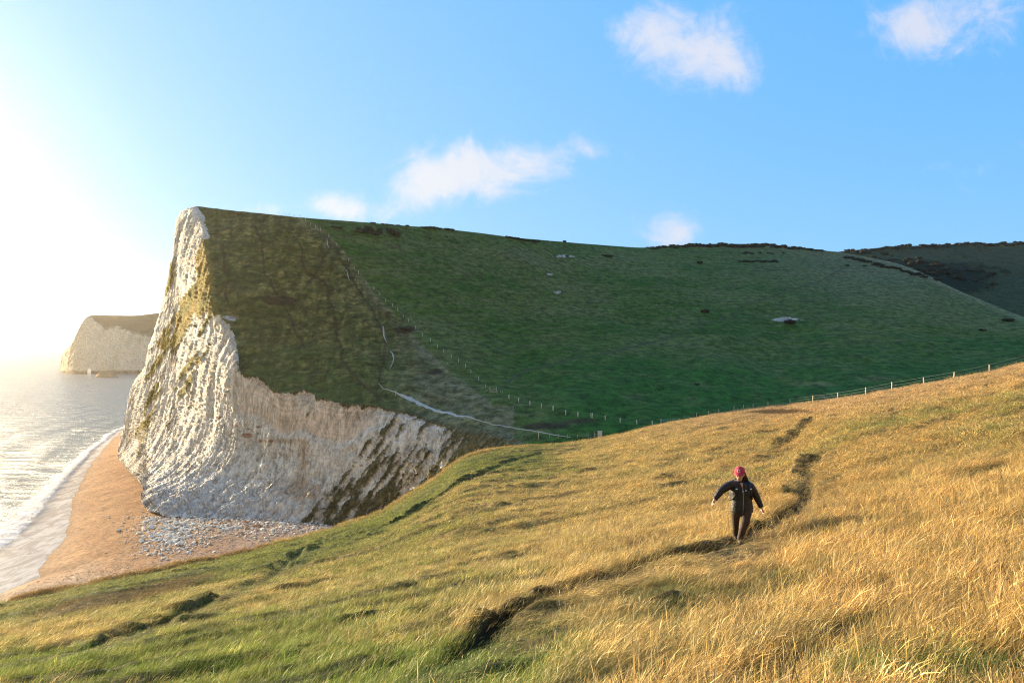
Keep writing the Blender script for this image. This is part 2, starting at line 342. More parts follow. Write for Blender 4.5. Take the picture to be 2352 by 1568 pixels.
chalk = mixc((.66, .60, .53), (.90, .86, .80), sstep(rough+.4*blk+.4*rf, -.55, .45))
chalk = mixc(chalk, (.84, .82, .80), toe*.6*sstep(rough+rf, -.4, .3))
chalk = mixc(chalk, (.34, .27, .19), sstep(-gul-.7*flu+.6*rough, .2, .9)*.5*(1-strata)*sstep(1170-PY, 0, 60))  # crevice shade painted into the chalk along the gully valleys
chalk = mixc(chalk, (.50, .36, .22), sstep(fbm(X_/12, Y_/12, Z_/9, 4, .6)+.10*left, .15, .7)*.6)
lay = 1.6*fbm((PX+40)/150, (PY-f_edge(PX)*.75+.00042*(PX-760)**2)/3.4, 0*PX+31, 4, .75)
chalk = mixc(chalk, mixc((.60, .46, .34), (.82, .69, .57), sstep(lay+.5*rough, -.7, .6)), strata*.92)
chalk = mixc(chalk, (.47, .31, .17), sstep(strata*0+1.15*bump2(650,1012,130,10)+rough*.6+.3*rf, .55, 1.2)*.55)
chalk = mixc(chalk, (.46, .29, .15), sstep(bump2(705,1040,18,45)+bump2(690,1115,60,40)*.75+bump2(730,1140,90,25)*.6+rough*.9+.3*rf, .45, 1.1)*.6)
for (a, b, rx, ry) in [(515,958,8,4),(552,978,5,4),(577,985,5,3),(600,980,7,3),(575,1000,14,6),(603,1013,7,4),(630,1013,4,5)]:
    chalk = mixc(chalk, (.34, .14, .06), sstep(np.exp(-((PX-a)/rx)**2-((PY-b)/ry)**2)+.2*rough, .35, .6)*.8)
crk = sstep(fbm(q/5+.5*rough, Z_/14, 0*q+4, 3, .6, True), .74, .86)*(1-strata)
chalk = mixc(chalk, (.33, .26, .19), crk*.55)
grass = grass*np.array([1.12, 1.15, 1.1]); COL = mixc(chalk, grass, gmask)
COL = mixc(COL, (.46, .43, .40), (bare*(1-inF))*.8)
# tussocks stand proud of the chalk
P = P+N*(gmask*inF*(.5+.5*st2))[..., None]
# rows behind the skyline: the plateau goes on, out of sight
back = []
for dY, dz in ((1.5, -.05), (5, -.5), (15, -1.8), (45, -6), (120, -18), (300, -60)):
    b = P[:, 0, :].copy(); k = np.where(cols < 450, 1.0, 1.0); b[:, 1] += dY*k; b[:, 0] += np.where(cols < 450, dY*.35, 0); b[:, 2] += dz*np.where(cols < 440, 1.5, 1); back.append(b)
P2 = np.concatenate([np.stack(back[::-1], 1), P], 1); nb = len(back)
pad = lambda A: np.concatenate([np.repeat(A[:, :1], nb, 1), A], 1)
COL2 = pad(COL); inF2 = pad(inF.astype(float)); gm2 = pad(gmask)
NC, NR2 = P2.shape[:2]
V = P2.reshape(-1, 3); Q = grid_quads(NC, NR2); fr = inF2.reshape(-1)[Q].mean(1) > .5
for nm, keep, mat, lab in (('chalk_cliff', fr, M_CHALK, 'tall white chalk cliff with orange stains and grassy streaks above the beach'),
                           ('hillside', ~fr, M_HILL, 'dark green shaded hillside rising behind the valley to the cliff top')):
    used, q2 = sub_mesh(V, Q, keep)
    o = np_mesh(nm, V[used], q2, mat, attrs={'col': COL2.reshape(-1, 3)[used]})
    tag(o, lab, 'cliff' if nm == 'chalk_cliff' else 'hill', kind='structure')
def on_hill(px, py):                        # point of the built hillside at measured position px, py
    i = np.interp(px, cols, np.arange(len(cols))); a, b = float(f_sky(px)), float(f_bot(px)); j = np.clip((py-a)/(b-a), 0, 1)*(NR-1)
    i0, j0 = int(min(i, len(cols)-2)), int(min(j, NR-2)); fi, fj = i-i0, j-j0
    p = P[i0, j0]*(1-fi)*(1-fj)+P[i0+1, j0]*fi*(1-fj)+P[i0, j0+1]*(1-fi)*fj+P[i0+1, j0+1]*fi*fj
    return p
def hill_n(px, py):
    i = int(np.clip(np.interp(px, cols, np.arange(len(cols))), 0, len(cols)-1)); a, b = float(f_sky(px)), float(f_bot(px)); return N[i, int(np.clip((py-a)/(b-a)*(NR-1), 0, NR-1))]
# ---------------------------------------------------------------- the second hill, behind on the right
c2 = np.arange(1820, 3000, 3.0); NR3 = 150
t2 = pchip([1820,1880,1930,2000,2060,2120,2200,2352,2600,3000], [592,585,578,571,566,564,561,557,552,545])(c2); b2 = f_sky(c2)+45
PX3 = np.repeat(c2[:, None], NR3, 1); PY3 = t2[:, None]+(b2-t2)[:, None]*np.linspace(0, 1, NR3)[None]
fh = tps([(1820,592),(2352,557),(3000,545),(1930,600),(2100,640),(2352,640),(2352,720),(2352,770),(2700,700),(3000,880)], [1/620,1/700,1/760,1/600,1/520,1/560,1/450,1/400,1/470,1/320])
D3 = 1/fh(PX3, PY3); P3 = np.stack([(PX3-CX)/F*D3, D3, (HY-PY3)/F*D3], 2); N3 = grid_normals(P3); N3[(N3*P3).sum(2) > 0] *= -1
a3 = fbm(P3[..., 0]/40, P3[..., 1]/40, P3[..., 2]/20, 4); m3 = fbm(P3[..., 0]/11, P3[..., 1]/11, P3[..., 2]/5, 4, .65)
scr = sstep(.9*np.exp(-((PX3-2100)/170)**2-((PY3-622)/24)**2)+.8*np.exp(-((PX3-2200)/80)**2-((PY3-655)/22)**2)+.5*np.exp(-((PY3-t2[:, None])/12)**2)+.9*m3+.2*a3, .25, .65)
P3 = P3+N3*((a3*2.5+m3*.7+scr*2.2*(.5+.5*m3))*sstep(PY3-t2[:, None], -2, 8))[..., None]
C3 = mixc(mixc((.035, .060, .025), (.075, .085, .04), sstep(m3, -.4, .6)), (.014, .024, .012), scr)
C3 = mixc(C3, (.12, .12, .045), sstep(-(PY3-t2[:, None]), -16, -4)*sstep(PX3, 2180, 2300)*.8)
bk = [P3[:, 0]+np.array([0, d, z]) for d, z in ((200, -30), (60, -4), (15, -.5))]
P3b = np.concatenate([np.stack(bk, 1), P3], 1); C3b = np.concatenate([np.repeat(C3[:, :1], 3, 1), C3], 1)
o = np_mesh('far_hill', P3b.reshape(-1, 3), grid_quads(len(c2), NR3+3), M_HILL, attrs={'col': C3b.reshape(-1, 3)})
tag(o, 'scrubby dark hill rising behind the spur at the far right', 'hill', kind='structure')
# ---------------------------------------------------------------- far headland with a sea cave, across the bay
FH_T = pchip([138,141,147,160,176,190,203,215,235,300,366,420,520,640], [858,838,808,796,765,738,726,723,723.5,725,719,716,712,708])
c4 = np.concatenate([np.arange(138, 372, 1.0), np.arange(372, 640, 8.0)]); NR4 = 110
t4 = FH_T(c4); b4 = 0*c4+866
PX4 = np.repeat(c4[:, None], NR4, 1); PY4 = t4[:, None]+(b4-t4)[:, None]*np.linspace(0, 1, NR4)[None]
D4 = 955+np.maximum(0, 858-PY4)*.55+(PX4-138)*.10
D4 = D4-25*np.sin(np.clip((PX4-138)/60, 0, 1)*1.57)+np.exp(-(PX4-138)/12)*60
gb = np.interp(PX4, [138,200,215,240,270,300,330,366,640], [700,722,738,757,752,765,772,780,800])
D4 = D4+np.maximum(0, gb-PY4)*2.2
P4 = np.stack([(PX4-CX)/F*D4, D4, (HY-PY4)/F*D4], 2); N4 = grid_normals(P4); N4[(N4*P4).sum(2) > 0] *= -1
r4 = fbm(P4[..., 0]/14, P4[..., 1]/30, P4[..., 2]/60, 4, .6, True); s4 = fbm(P4[..., 0]/7, P4[..., 1]/7, P4[..., 2]/7, 4, .6)
P4 = P4+N4*((r4*2.2+s4*1.6)*sstep(PY4-t4[:, None], -1, 8))[..., None]
gm4 = sstep(gb-PY4+s4*9, -3, 4); gm4 = np.maximum(gm4, sstep(s4+.9*np.exp(-((PX4-150)/40)**2), .75, 1.0)*.6)
C4 = mixc(mixc((.58, .47, .33), (.72, .62, .46), sstep(s4*.4+.8*r4, -.4, .6)), (.085, .07, .03), gm4)
C4 = mixc(C4, (.14, .10, .06), sstep(PY4, 849, 855))
ok4 = ~(((PX4-205.5)/3.9)**2+((PY4-857)/9.0)**2 < 1)
B4 = P4.copy(); B4[..., :2] *= (1+(22+40*sstep(PY4, 845, 760))/955)[..., None]
q4 = grid_quads(len(c4), NR4); keep = ok4.reshape(-1)[q4].all(1)
n4 = len(c4)*NR4; hole_e = {}
for qq in q4[~keep]:
    for a, b in zip(qq, np.roll(qq, -1)):
        k_ = (min(a, b), max(a, b)); hole_e[k_] = hole_e.get(k_, 0)+1
side = [(a, b, b+n4, a+n4) for (a, b), c in hole_e.items() if c == 1]
top = [(i*NR4, (i+1)*NR4, (i+1)*NR4+n4, i*NR4+n4) for i in range(len(c4)-1)]
q4all = np.concatenate([q4[keep], q4[keep]+n4, np.array(side), np.array(top)])
o = np_mesh('far_headland', np.concatenate([P4.reshape(-1, 3), B4.reshape(-1, 3)]), q4all, M_CHALK, attrs={'col': np.concatenate([C4.reshape(-1, 3)]*2)})
tag(o, 'hazy chalk headland with a small sea cave far across the water', 'headland', kind='structure')
# ---------------------------------------------------------------- shoreline, beach and sea
SEA = -50.0
SH = [(60,20),(-60,80),(-93,118)]
for px, py in [(0,1365),(40,1345),(97,1325),(92,1308),(120,1275),(150,1240),(162,1200),(170,1150),(193,1100),(215,1060),(248,1022),(280,990)]:
    Yd = -SEA*F/(py-HY); SH.append(((px-CX)/F*Yd, Yd))
SH += [(-212, 400), (-215, 520), (-180, 900)]
bx = np.arange(-330, 60, .8); by = np.arange(50, 540, .8)
BX, BY = np.meshgrid(bx, by, indexing='ij')
wob = fbm(BX/9, BY/9, 0*BX, 3)*1.1
sd, sgn, _ = seg_dist(BX+wob, BY, SH); sd = sd*np.where(sgn < 0, 1, -1)
land = sd
def beach_z(d, X, Y):
    return SEA+np.where(d > 0, 2.9*(1-np.exp(-d/16.0))+.012*d, .06*d)
BZ = beach_z(sd, BX, BY)+sstep(sd, 2, 8)*(fbm(BX/5, BY/5, 0*BX+2, 4)*.16+.06*fbm(BX/1.6, BY/1.6, 0*BX, 2, .6))
bn = fbm(BX/12, BY/12, 0*BX+4, 4); bs = fbm(BX/2.5, BY/2.5, 0*BX+6, 4, .7)
Cb = mixc((.32, .135, .042), (.43, .21, .080), sstep(bn+.4*bs, -.5, .6))
Cb = mixc(Cb, (.30, .19, .12), sstep(bs, .15, .7)*.5)
Cb = mixc(Cb, (.36, .27, .22), sstep(BX+bn*14, -92, -48)*.75)
Cb = mixc(Cb, (.30, .235, .18), sstep(145-BY+bn*10, -6, 12)*.5)
Cb = mixc(Cb, (.66, .60, .53), sstep(fbm(BX/.9, BY/.9, 0*BX+1, 2), .42, .55)*.5*sstep(150-BY, -30, 20))
Cb = mixc(Cb, (.30, .16, .075), (1-sstep(sd, .5, 4.5))*.6)
mB = terrain_mat('shingle_sand', (1, 1, 1), .16, 1.0, 3.8, .55, .8, 1.0)
tag(np_mesh('beach', np.stack([BX, BY, BZ], 2).reshape(-1, 3), grid_quads(len(bx), len(by))[:, ::-1], mB, attrs={'col': Cb.reshape(-1, 3)}),
    'orange sand and shingle beach below the chalk cliff', 'beach', kind='structure')
spx = np.concatenate([np.linspace(-9000, -100, 40), np.arange(-90, 470, 1.6), np.linspace(480, 12000, 40)])
spy = HY+np.concatenate([np.geomspace(1.6, 40, 60), np.arange(41, 640, 1.5)])
SX, SYp = np.meshgrid(spx, spy, indexing='ij'); SYd = -SEA*F/(SYp-HY); SXw = (SX-CX)/F*SYd
near = (SYd < 700) & (SXw > -420) & (SXw < 60)
wsd = np.full(SX.shape, -400.0); d_, s_, _ = seg_dist(SXw[near]+fbm(SXw[near]/9, SYd[near]/9, 0*SXw[near], 3)*1.1, SYd[near], SH)
wsd[near] = d_*np.where(s_ < 0, 1, -1)
wl = -wsd                                                               # metres out to sea
alng = SYd*.9-SXw*.3
nn = fbm(SXw/14, SYd/14, 0*SXw, 3); nf = fbm(SXw/2.2, SYd/2.2, 0*SXw+5, 4, .65); nl = fbm(wl/3.2+nn, alng/22, 0*SXw+3, 4, .6)
widw = np.interp(SYd, [110, 135, 170, 210, 260, 360], [22, 19, 11, 7, 5, 3])                 # width of the creamy wash
wash = 1-sstep(wl, widw*.8+nn*2, widw*1.05+nn*2+1)
brk = np.exp(-((wl-widw*1.25-nn*3)/(widw*.16+1.2))**2)
bandfoam = sstep(nl+.5*nf, .05, .5)*np.exp(-np.maximum(wl-widw, 0)/28)
foam = np.clip(brk*1.4*sstep(nf, -.6, .1)+bandfoam*.75+.5*sstep(np.abs(nl), .10, .0)*np.exp(-np.maximum(wl-widw, 0)/30)*(wl > widw)+(1-sstep(wl, 0, .5+.3*nf))*.6, 0, 1)
foam = foam*(1-wash*.6)
swell = np.sin(wl/3.0+2.2*nn)*.16*np.exp(-wl/90)+np.clip(brk, 0, 1)*.55*(.6+.4*nf)
zz = SEA+np.where(near, swell*sstep(wl, widw*.6, widw*1.1), 0)-.03*(1-sstep(wl, 0, 1))
zz = zz+.06*(1-sstep(wl, -3, -1))*0
m, t = new_mat('sea_water'); A = lambda n: t.n('ShaderNodeAttribute', attribute_name=n).outputs['Fac']
pos = t.n('ShaderNodeNewGeometry').outputs['Position']
sv = t.n('ShaderNodeVectorMath', {0: pos, 1: (.30, 1.0, 1)}, operation='MULTIPLY').outputs[0]
wv = t.noise(sv, .16, 8, .68, .8); wv2 = t.noise(sv, 1.1, 4, .65)
fm = t.ss(t.m('ADD', A('foam'), t.m('MULTIPLY', t.m('SUBTRACT', t.noise(pos, 1.6, 6, .7), .5), 1.1)), .42, .72)
hgt = t.m('ADD', t.m('MULTIPLY', wv, 1.0), t.m('MULTIPLY', wv2, .12))
bmp = t.n('ShaderNodeBump', {'Strength': t.m('SUBTRACT', 1.0, t.m('MULTIPLY', A('wash'), .93)), 'Distance': 2.3, 'Height': hgt})
wc = t.mix(A('wash'), (.20, .22, .22), t.mix(t.ss(t.noise(t.n('ShaderNodeVectorMath', {0: pos, 1: (1.0, .35, 1)}, operation='MULTIPLY').outputs[0], .35, 6, .7, 1.0), .40, .62), (.46, .37, .30), (.76, .67, .58))); wc = t.mix(fm, wc, (.78, .76, .76))
p = t.n('ShaderNodeBsdfPrincipled', {'Base Color': wc, 'Specular IOR Level': .24, 'Roughness': t.m('ADD', .27, t.m('ADD', t.m('MULTIPLY', fm, .6), t.m('MULTIPLY', A('wash'), .3))), 'IOR': 1.33, 'Normal': bmp.outputs[0]})
t.n('ShaderNodeOutputMaterial', {0: p.outputs[0]})
tag(np_mesh('sea', np.stack([SXw, SYd, zz], 2).reshape(-1, 3), grid_quads(len(spx), len(spy)), m, attrs={'foam': foam.reshape(-1), 'wash': wash.reshape(-1)}),
    'grey-blue sea with a foamy swash line running up the beach', 'sea', kind='structure')

# ---------------------------------------------------------------- near meadow slope: falls left and away from the camera to its brow
CR = [(-900,1640,26),(-300,1475,36),(0,1396,46),(100,1377,48),(200,1352,50),(300,1333,53),(400,1310,58),(500,1289,63),(600,1264,68),(700,1240,75),(790,1212,81),(860,1190,86),(920,1157,91),(960,1130,95),(1010,1098,102),(1060,1060,110),(1110,1042,116),(1176,1030,122),
      (1250,1024,127),(1320,1019,130),(1380,1008,131),(1420,1000,131),(1500,980,132),(1600,961,133),(1651,951,135),(1700,942,138),(1764,935,138),(1815,930,130),(1867,925,112),(1924,918,100),(1988,908,92),(2048,899,89),(2122,886,85),(2191,874,82),(2273,858,80),(2352,838,78),(2600,800,72),(3200,740,60),(4200,690,45)]
f_cy = pchip([c[0] for c in CR], [c[1] for c in CR]); f_cd = pchip([c[0] for c in CR], [c[2] for c in CR])
def base_z(px, Y):
    u = (px-CX)/F; L = f_cd(px); zc = (HY-f_cy(px))/F*L; m0 = .138*u-.262; mc = zc/L; t = np.clip(Y/L, 0, 1)
    return -1.65*(2*t**3-3*t*t+1)+m0*L*(t**3-2*t*t+t)+zc*(-2*t**3+3*t*t)+mc*L*(t**3-t*t)
def find_ground(px, py):
    L = float(f_cd(px)); Ys = np.geomspace(1.0, L, 900); z = base_z(px, Ys); yy = HY-F*z/Ys
    return float(np.interp(-py, -yy, Ys)) if np.all(np.diff(-yy) > 0) else float(Ys[np.argmin(np.abs(yy-py))])
TR = [  # trodden gullies: (px, py, half width px, depth m)
 [(1010,1520,22,.14),(1080,1478,13,.18),(1150,1418,14,.27),(1280,1366,18,.38),(1360,1345,19,.40),(1450,1310,22,.43),(1560,1283,21,.42),(1640,1262,18,.34),(1675,1247,10,.10),(1715,1231,10,.10),(1750,1216,15,.30),(1795,1192,18,.42),(1825,1162,14,.5),(1832,1130,14,.62),(1842,1090,14,.7),(1856,1056,12,.65)],
 [(1700,1052,4,.2),(1765,1040,7,.4),(1795,1020,11,.8),(1815,1000,12,1.0),(1840,980,13,1.0),(1858,962,10,.8)],
 [(160,1500,10,.14),(250,1465,17,.32),(330,1440,19,.38),(420,1402,16,.40),(500,1375,13,.36),(600,1330,10,.30),(640,1302,9,.3),(690,1262,9,.35),(760,1242,13,.6),(840,1222,14,.8),(930,1188,15,.9),(1020,1130,13,.8),(1090,1090,11,.6),(1180,1055,5,.4),(1260,1036,4,.3)]]
fpx = np.concatenate([np.linspace(-1100, -40, 60), np.arange(-30, 2390, 2.9), np.linspace(2400, 4200, 70)])
fY = np.concatenate([np.geomspace(.35, 1, 470, endpoint=False)]) if False else None
T = np.concatenate([np.geomspace(.006, 1, 560)])
FX = np.repeat(fpx[:, None], len(T), 1); L = f_cd(FX); FY = L*T[None]
FZ = base_z(FX, FY); FXw = (FX-CX)/F*FY
def tussock(X, Y, dist):
    ac = .47*X-.883*Y; al = .883*X+.47*Y; f1 = fbm(ac/4.0, al/11, 0*X+1, 3); f2 = fbm(ac/1.15, al/3.2, 0*X+4, 3, .6); f3 = fbm(X/.4, Y/.4, 0*X+2, 2)
    return f1*.42*sstep(dist, 3, 30)+f2*(.26+.20*sstep(dist, 10, 50)+.18*np.exp(-((T[None]-.9)/.12)**2)*(X < 0) if X.ndim == 2 else .3)+f3*.07, f1, f2
tz, f1, f2 = tussock(FXw, FY, FY)
WY = find_ground(1697, 1243); tz = tz*(1-.95*np.exp(-(((FXw-(1697-CX)/F*WY)/.9)**2+((FY-WY+1.0)/2.0)**2)))
path = np.zeros_like(FZ); bank = np.zeros_like(FZ); nearside = np.zeros_like(FZ)
for BANK, pl in zip((.40, .10, .14), TR):
    w3 = []
    for (px, py, hw, dp) in pl:
        Yd = find_ground(px, py); w3.append(((px-CX)/F*Yd, Yd, hw*Yd/F, dp))
    d_, s_, par = seg_dist(FXw+.12*f2, FY+.2*f1, w3)
    wd = np.interp(par, range(len(w3)), [q_[2] for q_ in w3]); dp = np.interp(par, range(len(w3)), [q_[3] for q_ in w3])
    farside = s_ > 0; wd = wd*1.0+.05; dp = dp*1.05
    k = np.where(farside, 1-sstep(d_, wd*.7, wd*1.0+.02), 1-sstep(d_, wd*.5, wd*2.6)); path = np.maximum(path, k*dp)
    nearside = np.maximum(nearside, np.where(~farside, 1-sstep(d_, wd+.9, wd+1.7), 0)*(dp > .12))
    bank = np.maximum(bank, np.where(farside, np.exp(-((d_-wd*1.6)/(wd*.9))**2)*dp*BANK*(1+.5*f2), 0))
far_fade = 1-sstep(T[None]+0*FX, .93, 1)*.6
FZ = FZ+tz*far_fade*(1-.6*sstep(path, 0, .3))-path+bank
# small raised lip along the turf edge above the beach
lip = np.exp(-((T[None]-1)/.03)**2)*sstep(1250-FX, 0, 150)*.35*(1+fbm(FXw/2.5, FY/2.5, 0*FX+3, 3)); FZ = FZ+lip
FZ = FZ+np.where(T[None]+0*FX > .97, fbm(FXw/1.6, FY/1.6, 0*FX+9, 3)*.18*sstep(1300-FX, 0, 300), 0)
# beyond the brow
ext = []; lastX, lastY, lastZ = FXw[:, -1], FY[:, -1], FZ[:, -1]
steep = 1-sstep(fpx, 1000, 1300)
for dY, s1, s2 in ((.5, .5, .18), (1.5, 2.0, .5), (3, 5, 1.2), (6, 12, 2.4), (12, 24, 4.6), (22, 40, 8.5), (34, 60, 14)):
    z = lastZ-(s1*steep+s2*(1-steep)); z = np.maximum(z, -49.5); Yn = lastY+dY
    ext.append(np.stack([lastX*Yn/lastY, Yn, z], 1))
FP = np.stack([FXw, FY, FZ], 2); FP = np.concatenate([FP, np.stack(ext, 1)], 1)
# colour zones of the meadow
def zone(px, py, X, Y):                     # 0 = straw, 1 = green
    ac = .47*X-.883*Y; al = .883*X+.47*Y; n1 = fbm(ac/6, al/17, 0*X+11, 3); n2 = fbm(ac/1.3, al/4.5, 0*X+12, 3, .6); n3 = fbm(ac/.5, al/1.0, 0*X+13, 2)
    gz = .24+n1*.55+n2*.60+n3*.22+.30*(1-sstep(px, 800, 1500))
    gb_ = lambda cx_, cy_, rx, ry, a: a*np.exp(-((px-cx_)/rx)**2-((py-cy_)/ry)**2)
    gz = gz+gb_(500,1510,480,75,.30)+gb_(760,1560,480,70,.4)+gb_(1000,1360,300,60,.08)+gb_(2250,1560,420,55,.75)+gb_(1750,1470,260,60,.15)+gb_(1250,1075,160,28,.25)+.24*sstep(py, 1370, 1470)*(1-sstep(px, 1150, 1500))
    cyv = f_cy(px); below_ = py-cyv
    gz = gz+np.exp(-((below_-20)/26)**2)*sstep(1330-px, 0, 120)*.50*sstep(px, 60, 240)
    gz = gz+np.where(px > 1750, np.exp(-((below_-62-.03*(px-1750))/16)**2)*.26*sstep(px, 1800, 2000), 0)
    gz = gz-np.where(px > 1400, np.exp(-(below_/38)**2)*.55, 0)-gb_(1500,1150,420,110,.18)-gb_(2050,1330,420,150,.25)-gb_(160,1470,200,26,.5)-gb_(250,1440,240,18,.3)
    brown = sstep(np.exp(-((px-280)/300)**2-((below_-36)/24)**2)+n2*.35, .45, .8)+sstep(gb_(1830,948,95,7,1.)+n2*.3, .45, .8)*0
    return gz, brown, n1, n2, n3
PYf = HY-F*FP[:, :len(T), 2]/FP[:, :len(T), 1]
gz, brown, zn1, zn2, zn3 = zone(FX, PYf, FXw, FY)
FC_ = mixc((.34, .23, .085), (.11, .125, .030), sstep(gz, .25, .75)); FC_ = mixc(FC_, (.13, .075, .03), brown*.8)
FC_ = FC_*(1-.55*sstep(-zn2-.5*zn3, .05, .6))[..., None]; FC_ = mixc(FC_, (.20, .13, .045), sstep(zn3, 0, .8)*.35)  # ground dimmed in noise patches, tussock shadow put into the colour
FC_ = mixc(FC_, mixc((.035, .055, .016), (.045, .042, .020), sstep(FX, 900, 1000)), sstep(path, .05, .25)*.8)  # dark turf and earth in the gullies, darkened further as painted shade
burnt = np.exp(-((FX-1800)/85)**2-((PYf-946)/6.5)**2); FC_ = mixc(FC_, (.085, .045, .022), sstep(burnt+zn2*.3, .35, .7)*.85)
nearc = sstep(FY, 4, 26); FC_ = FC_*(.22+.60*nearc)[..., None]          # ground under the near grass darkened in colour for the shady gaps between tufts
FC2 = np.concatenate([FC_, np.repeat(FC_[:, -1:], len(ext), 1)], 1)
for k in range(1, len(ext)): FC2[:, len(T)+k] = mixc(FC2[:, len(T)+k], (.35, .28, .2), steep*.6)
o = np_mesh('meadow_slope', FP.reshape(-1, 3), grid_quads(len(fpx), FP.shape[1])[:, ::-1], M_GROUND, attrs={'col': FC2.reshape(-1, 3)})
tag(o, 'golden sunlit grass slope in front, falling left to the beach', 'ground', kind='structure')
iT = np.arange(len(T))
def on_slope(px, t):                        # vectorised: point on the meadow at column px and fraction t of the way to the brow
    i = np.interp(px, fpx, np.arange(len(fpx))); j = np.interp(t, T, iT); i0 = np.minimum(i.astype(int), len(fpx)-2); j0 = np.minimum(j.astype(int), len(T)-2)
    fi = (i-i0)[..., None]; fj = (j-j0)[..., None]
    return FP[i0, j0]*(1-fi)*(1-fj)+FP[i0+1, j0]*fi*(1-fj)+FP[i0, j0+1]*(1-fi)*fj+FP[i0+1, j0+1]*fi*fj
def path_at(px, t, A=None):
    i = np.clip(np.rint(np.interp(px, fpx, np.arange(len(fpx)))).astype(int), 0, len(fpx)-1); j = np.clip(np.rint(np.interp(t, T, iT)).astype(int), 0, len(T)-1)
    return (path if A is None else A)[i, j]
def slope_at(px, py):                       # 3-D point of the meadow seen at px, py
    Yd = find_ground(px, py); return on_slope(np.array([px], float), np.array([Yd/float(f_cd(px))]))[0]

# ---------------------------------------------------------------- grass: tufts scattered over the slope (one object of uncountable grass)
m, t = new_mat('grass_blades'); ci = t.n('ShaderNodeAttribute', attribute_name='gcol', attribute_type='INSTANCER').outputs['Color']
hcol = t.n('ShaderNodeAttribute', attribute_name='tip').outputs['Fac']; rnd = t.n('ShaderNodeAttribute', attribute_name='rnd').outputs['Fac']
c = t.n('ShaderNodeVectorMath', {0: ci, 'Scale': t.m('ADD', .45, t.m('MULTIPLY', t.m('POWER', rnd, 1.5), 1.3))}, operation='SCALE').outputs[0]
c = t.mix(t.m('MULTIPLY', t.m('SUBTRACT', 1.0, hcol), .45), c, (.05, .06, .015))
d1 = t.n('ShaderNodeBsdfDiffuse', {0: c}); tl = t.n('ShaderNodeBsdfTranslucent', {0: c}); gs = t.n('ShaderNodeBsdfGlossy', {0: (.9, .85, .7, 1), 1: .45})
mx = t.n('ShaderNodeMixShader', {0: .36, 1: d1.outputs[0], 2: tl.outputs[0]}); mx2 = t.n('ShaderNodeMixShader', {0: .05, 1: mx.outputs[0], 2: gs.outputs[0]})
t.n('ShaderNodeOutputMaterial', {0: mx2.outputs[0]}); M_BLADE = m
protos = bpy.data.collections.new('grass_tufts')
def make_tuft(name, nb, h, spread, lean, wid, curl, heads=.0, seed=0):
    r = np.random.default_rng(seed); V = []; Qd = []; tip = []; rn = []
    for b in range(nb):
        x0, y0 = r.normal(0, spread, 2); hh = h*r.uniform(.5, 1.1); az = r.normal(0, .55); lz = lean*r.uniform(.4, 1.5); k = r.uniform(.4, 1.2)*curl
        fa = r.uniform(0, math.pi); wv_ = wid*r.uniform(.6, 1.3); n = 4; rr = r.uniform()
        px_, pz = 0.0, 0.0; base = len(V); isd = r.uniform() < heads
        for s in range(n+1):
            f = s/n; a = lz+k*f*f; 
            if s: px_ += hh/n*math.sin(a); pz += hh/n*math.cos(a)
            ww = wv_*(1-.75*f) if not isd else wv_*(.45 if s < 3 else 1.5 if s == 3 else .5)
            cx_, cy_ = x0+px_*math.cos(az), y0+px_*math.sin(az)
            V += [(cx_-ww*math.cos(fa), cy_-ww*math.sin(fa), pz-.03), (cx_+ww*math.cos(fa), cy_+ww*math.sin(fa), pz-.03)]; tip += [f, f]; rn += [rr, rr]
        for s in range(n): a0 = base+2*s; Qd.append((a0, a0+1, a0+3, a0+2))
    me = bpy.data.meshes.new(name); me.from_pydata(V, [], Qd); me.materials.append(M_BLADE)
    me.attributes.new('tip', 'FLOAT', 'POINT').data.foreach_set('value', np.array(tip, np.float32)); me.attributes.new('rnd', 'FLOAT', 'POINT').data.foreach_set('value', np.array(rn, np.float32))
    o = bpy.data.objects.new(name, me); protos.objects.link(o)
for k in range(5): make_tuft('a_tuft_%d' % k, 36, .35, .11, .50, .0023, .8, .35, 10+k)      # 0-4 tall wind-bent straw
for k in range(3): make_tuft('b_tuft_%d' % k, 36, .22, .11, .30, .0028, .9, .0, 30+k)       # 5-7 short green
for k in range(3): make_tuft('c_tuft_%d' % k, 30, .24, .22, .60, .0065, .9, .15, 50+k)      # 8-10 broad, for the distance
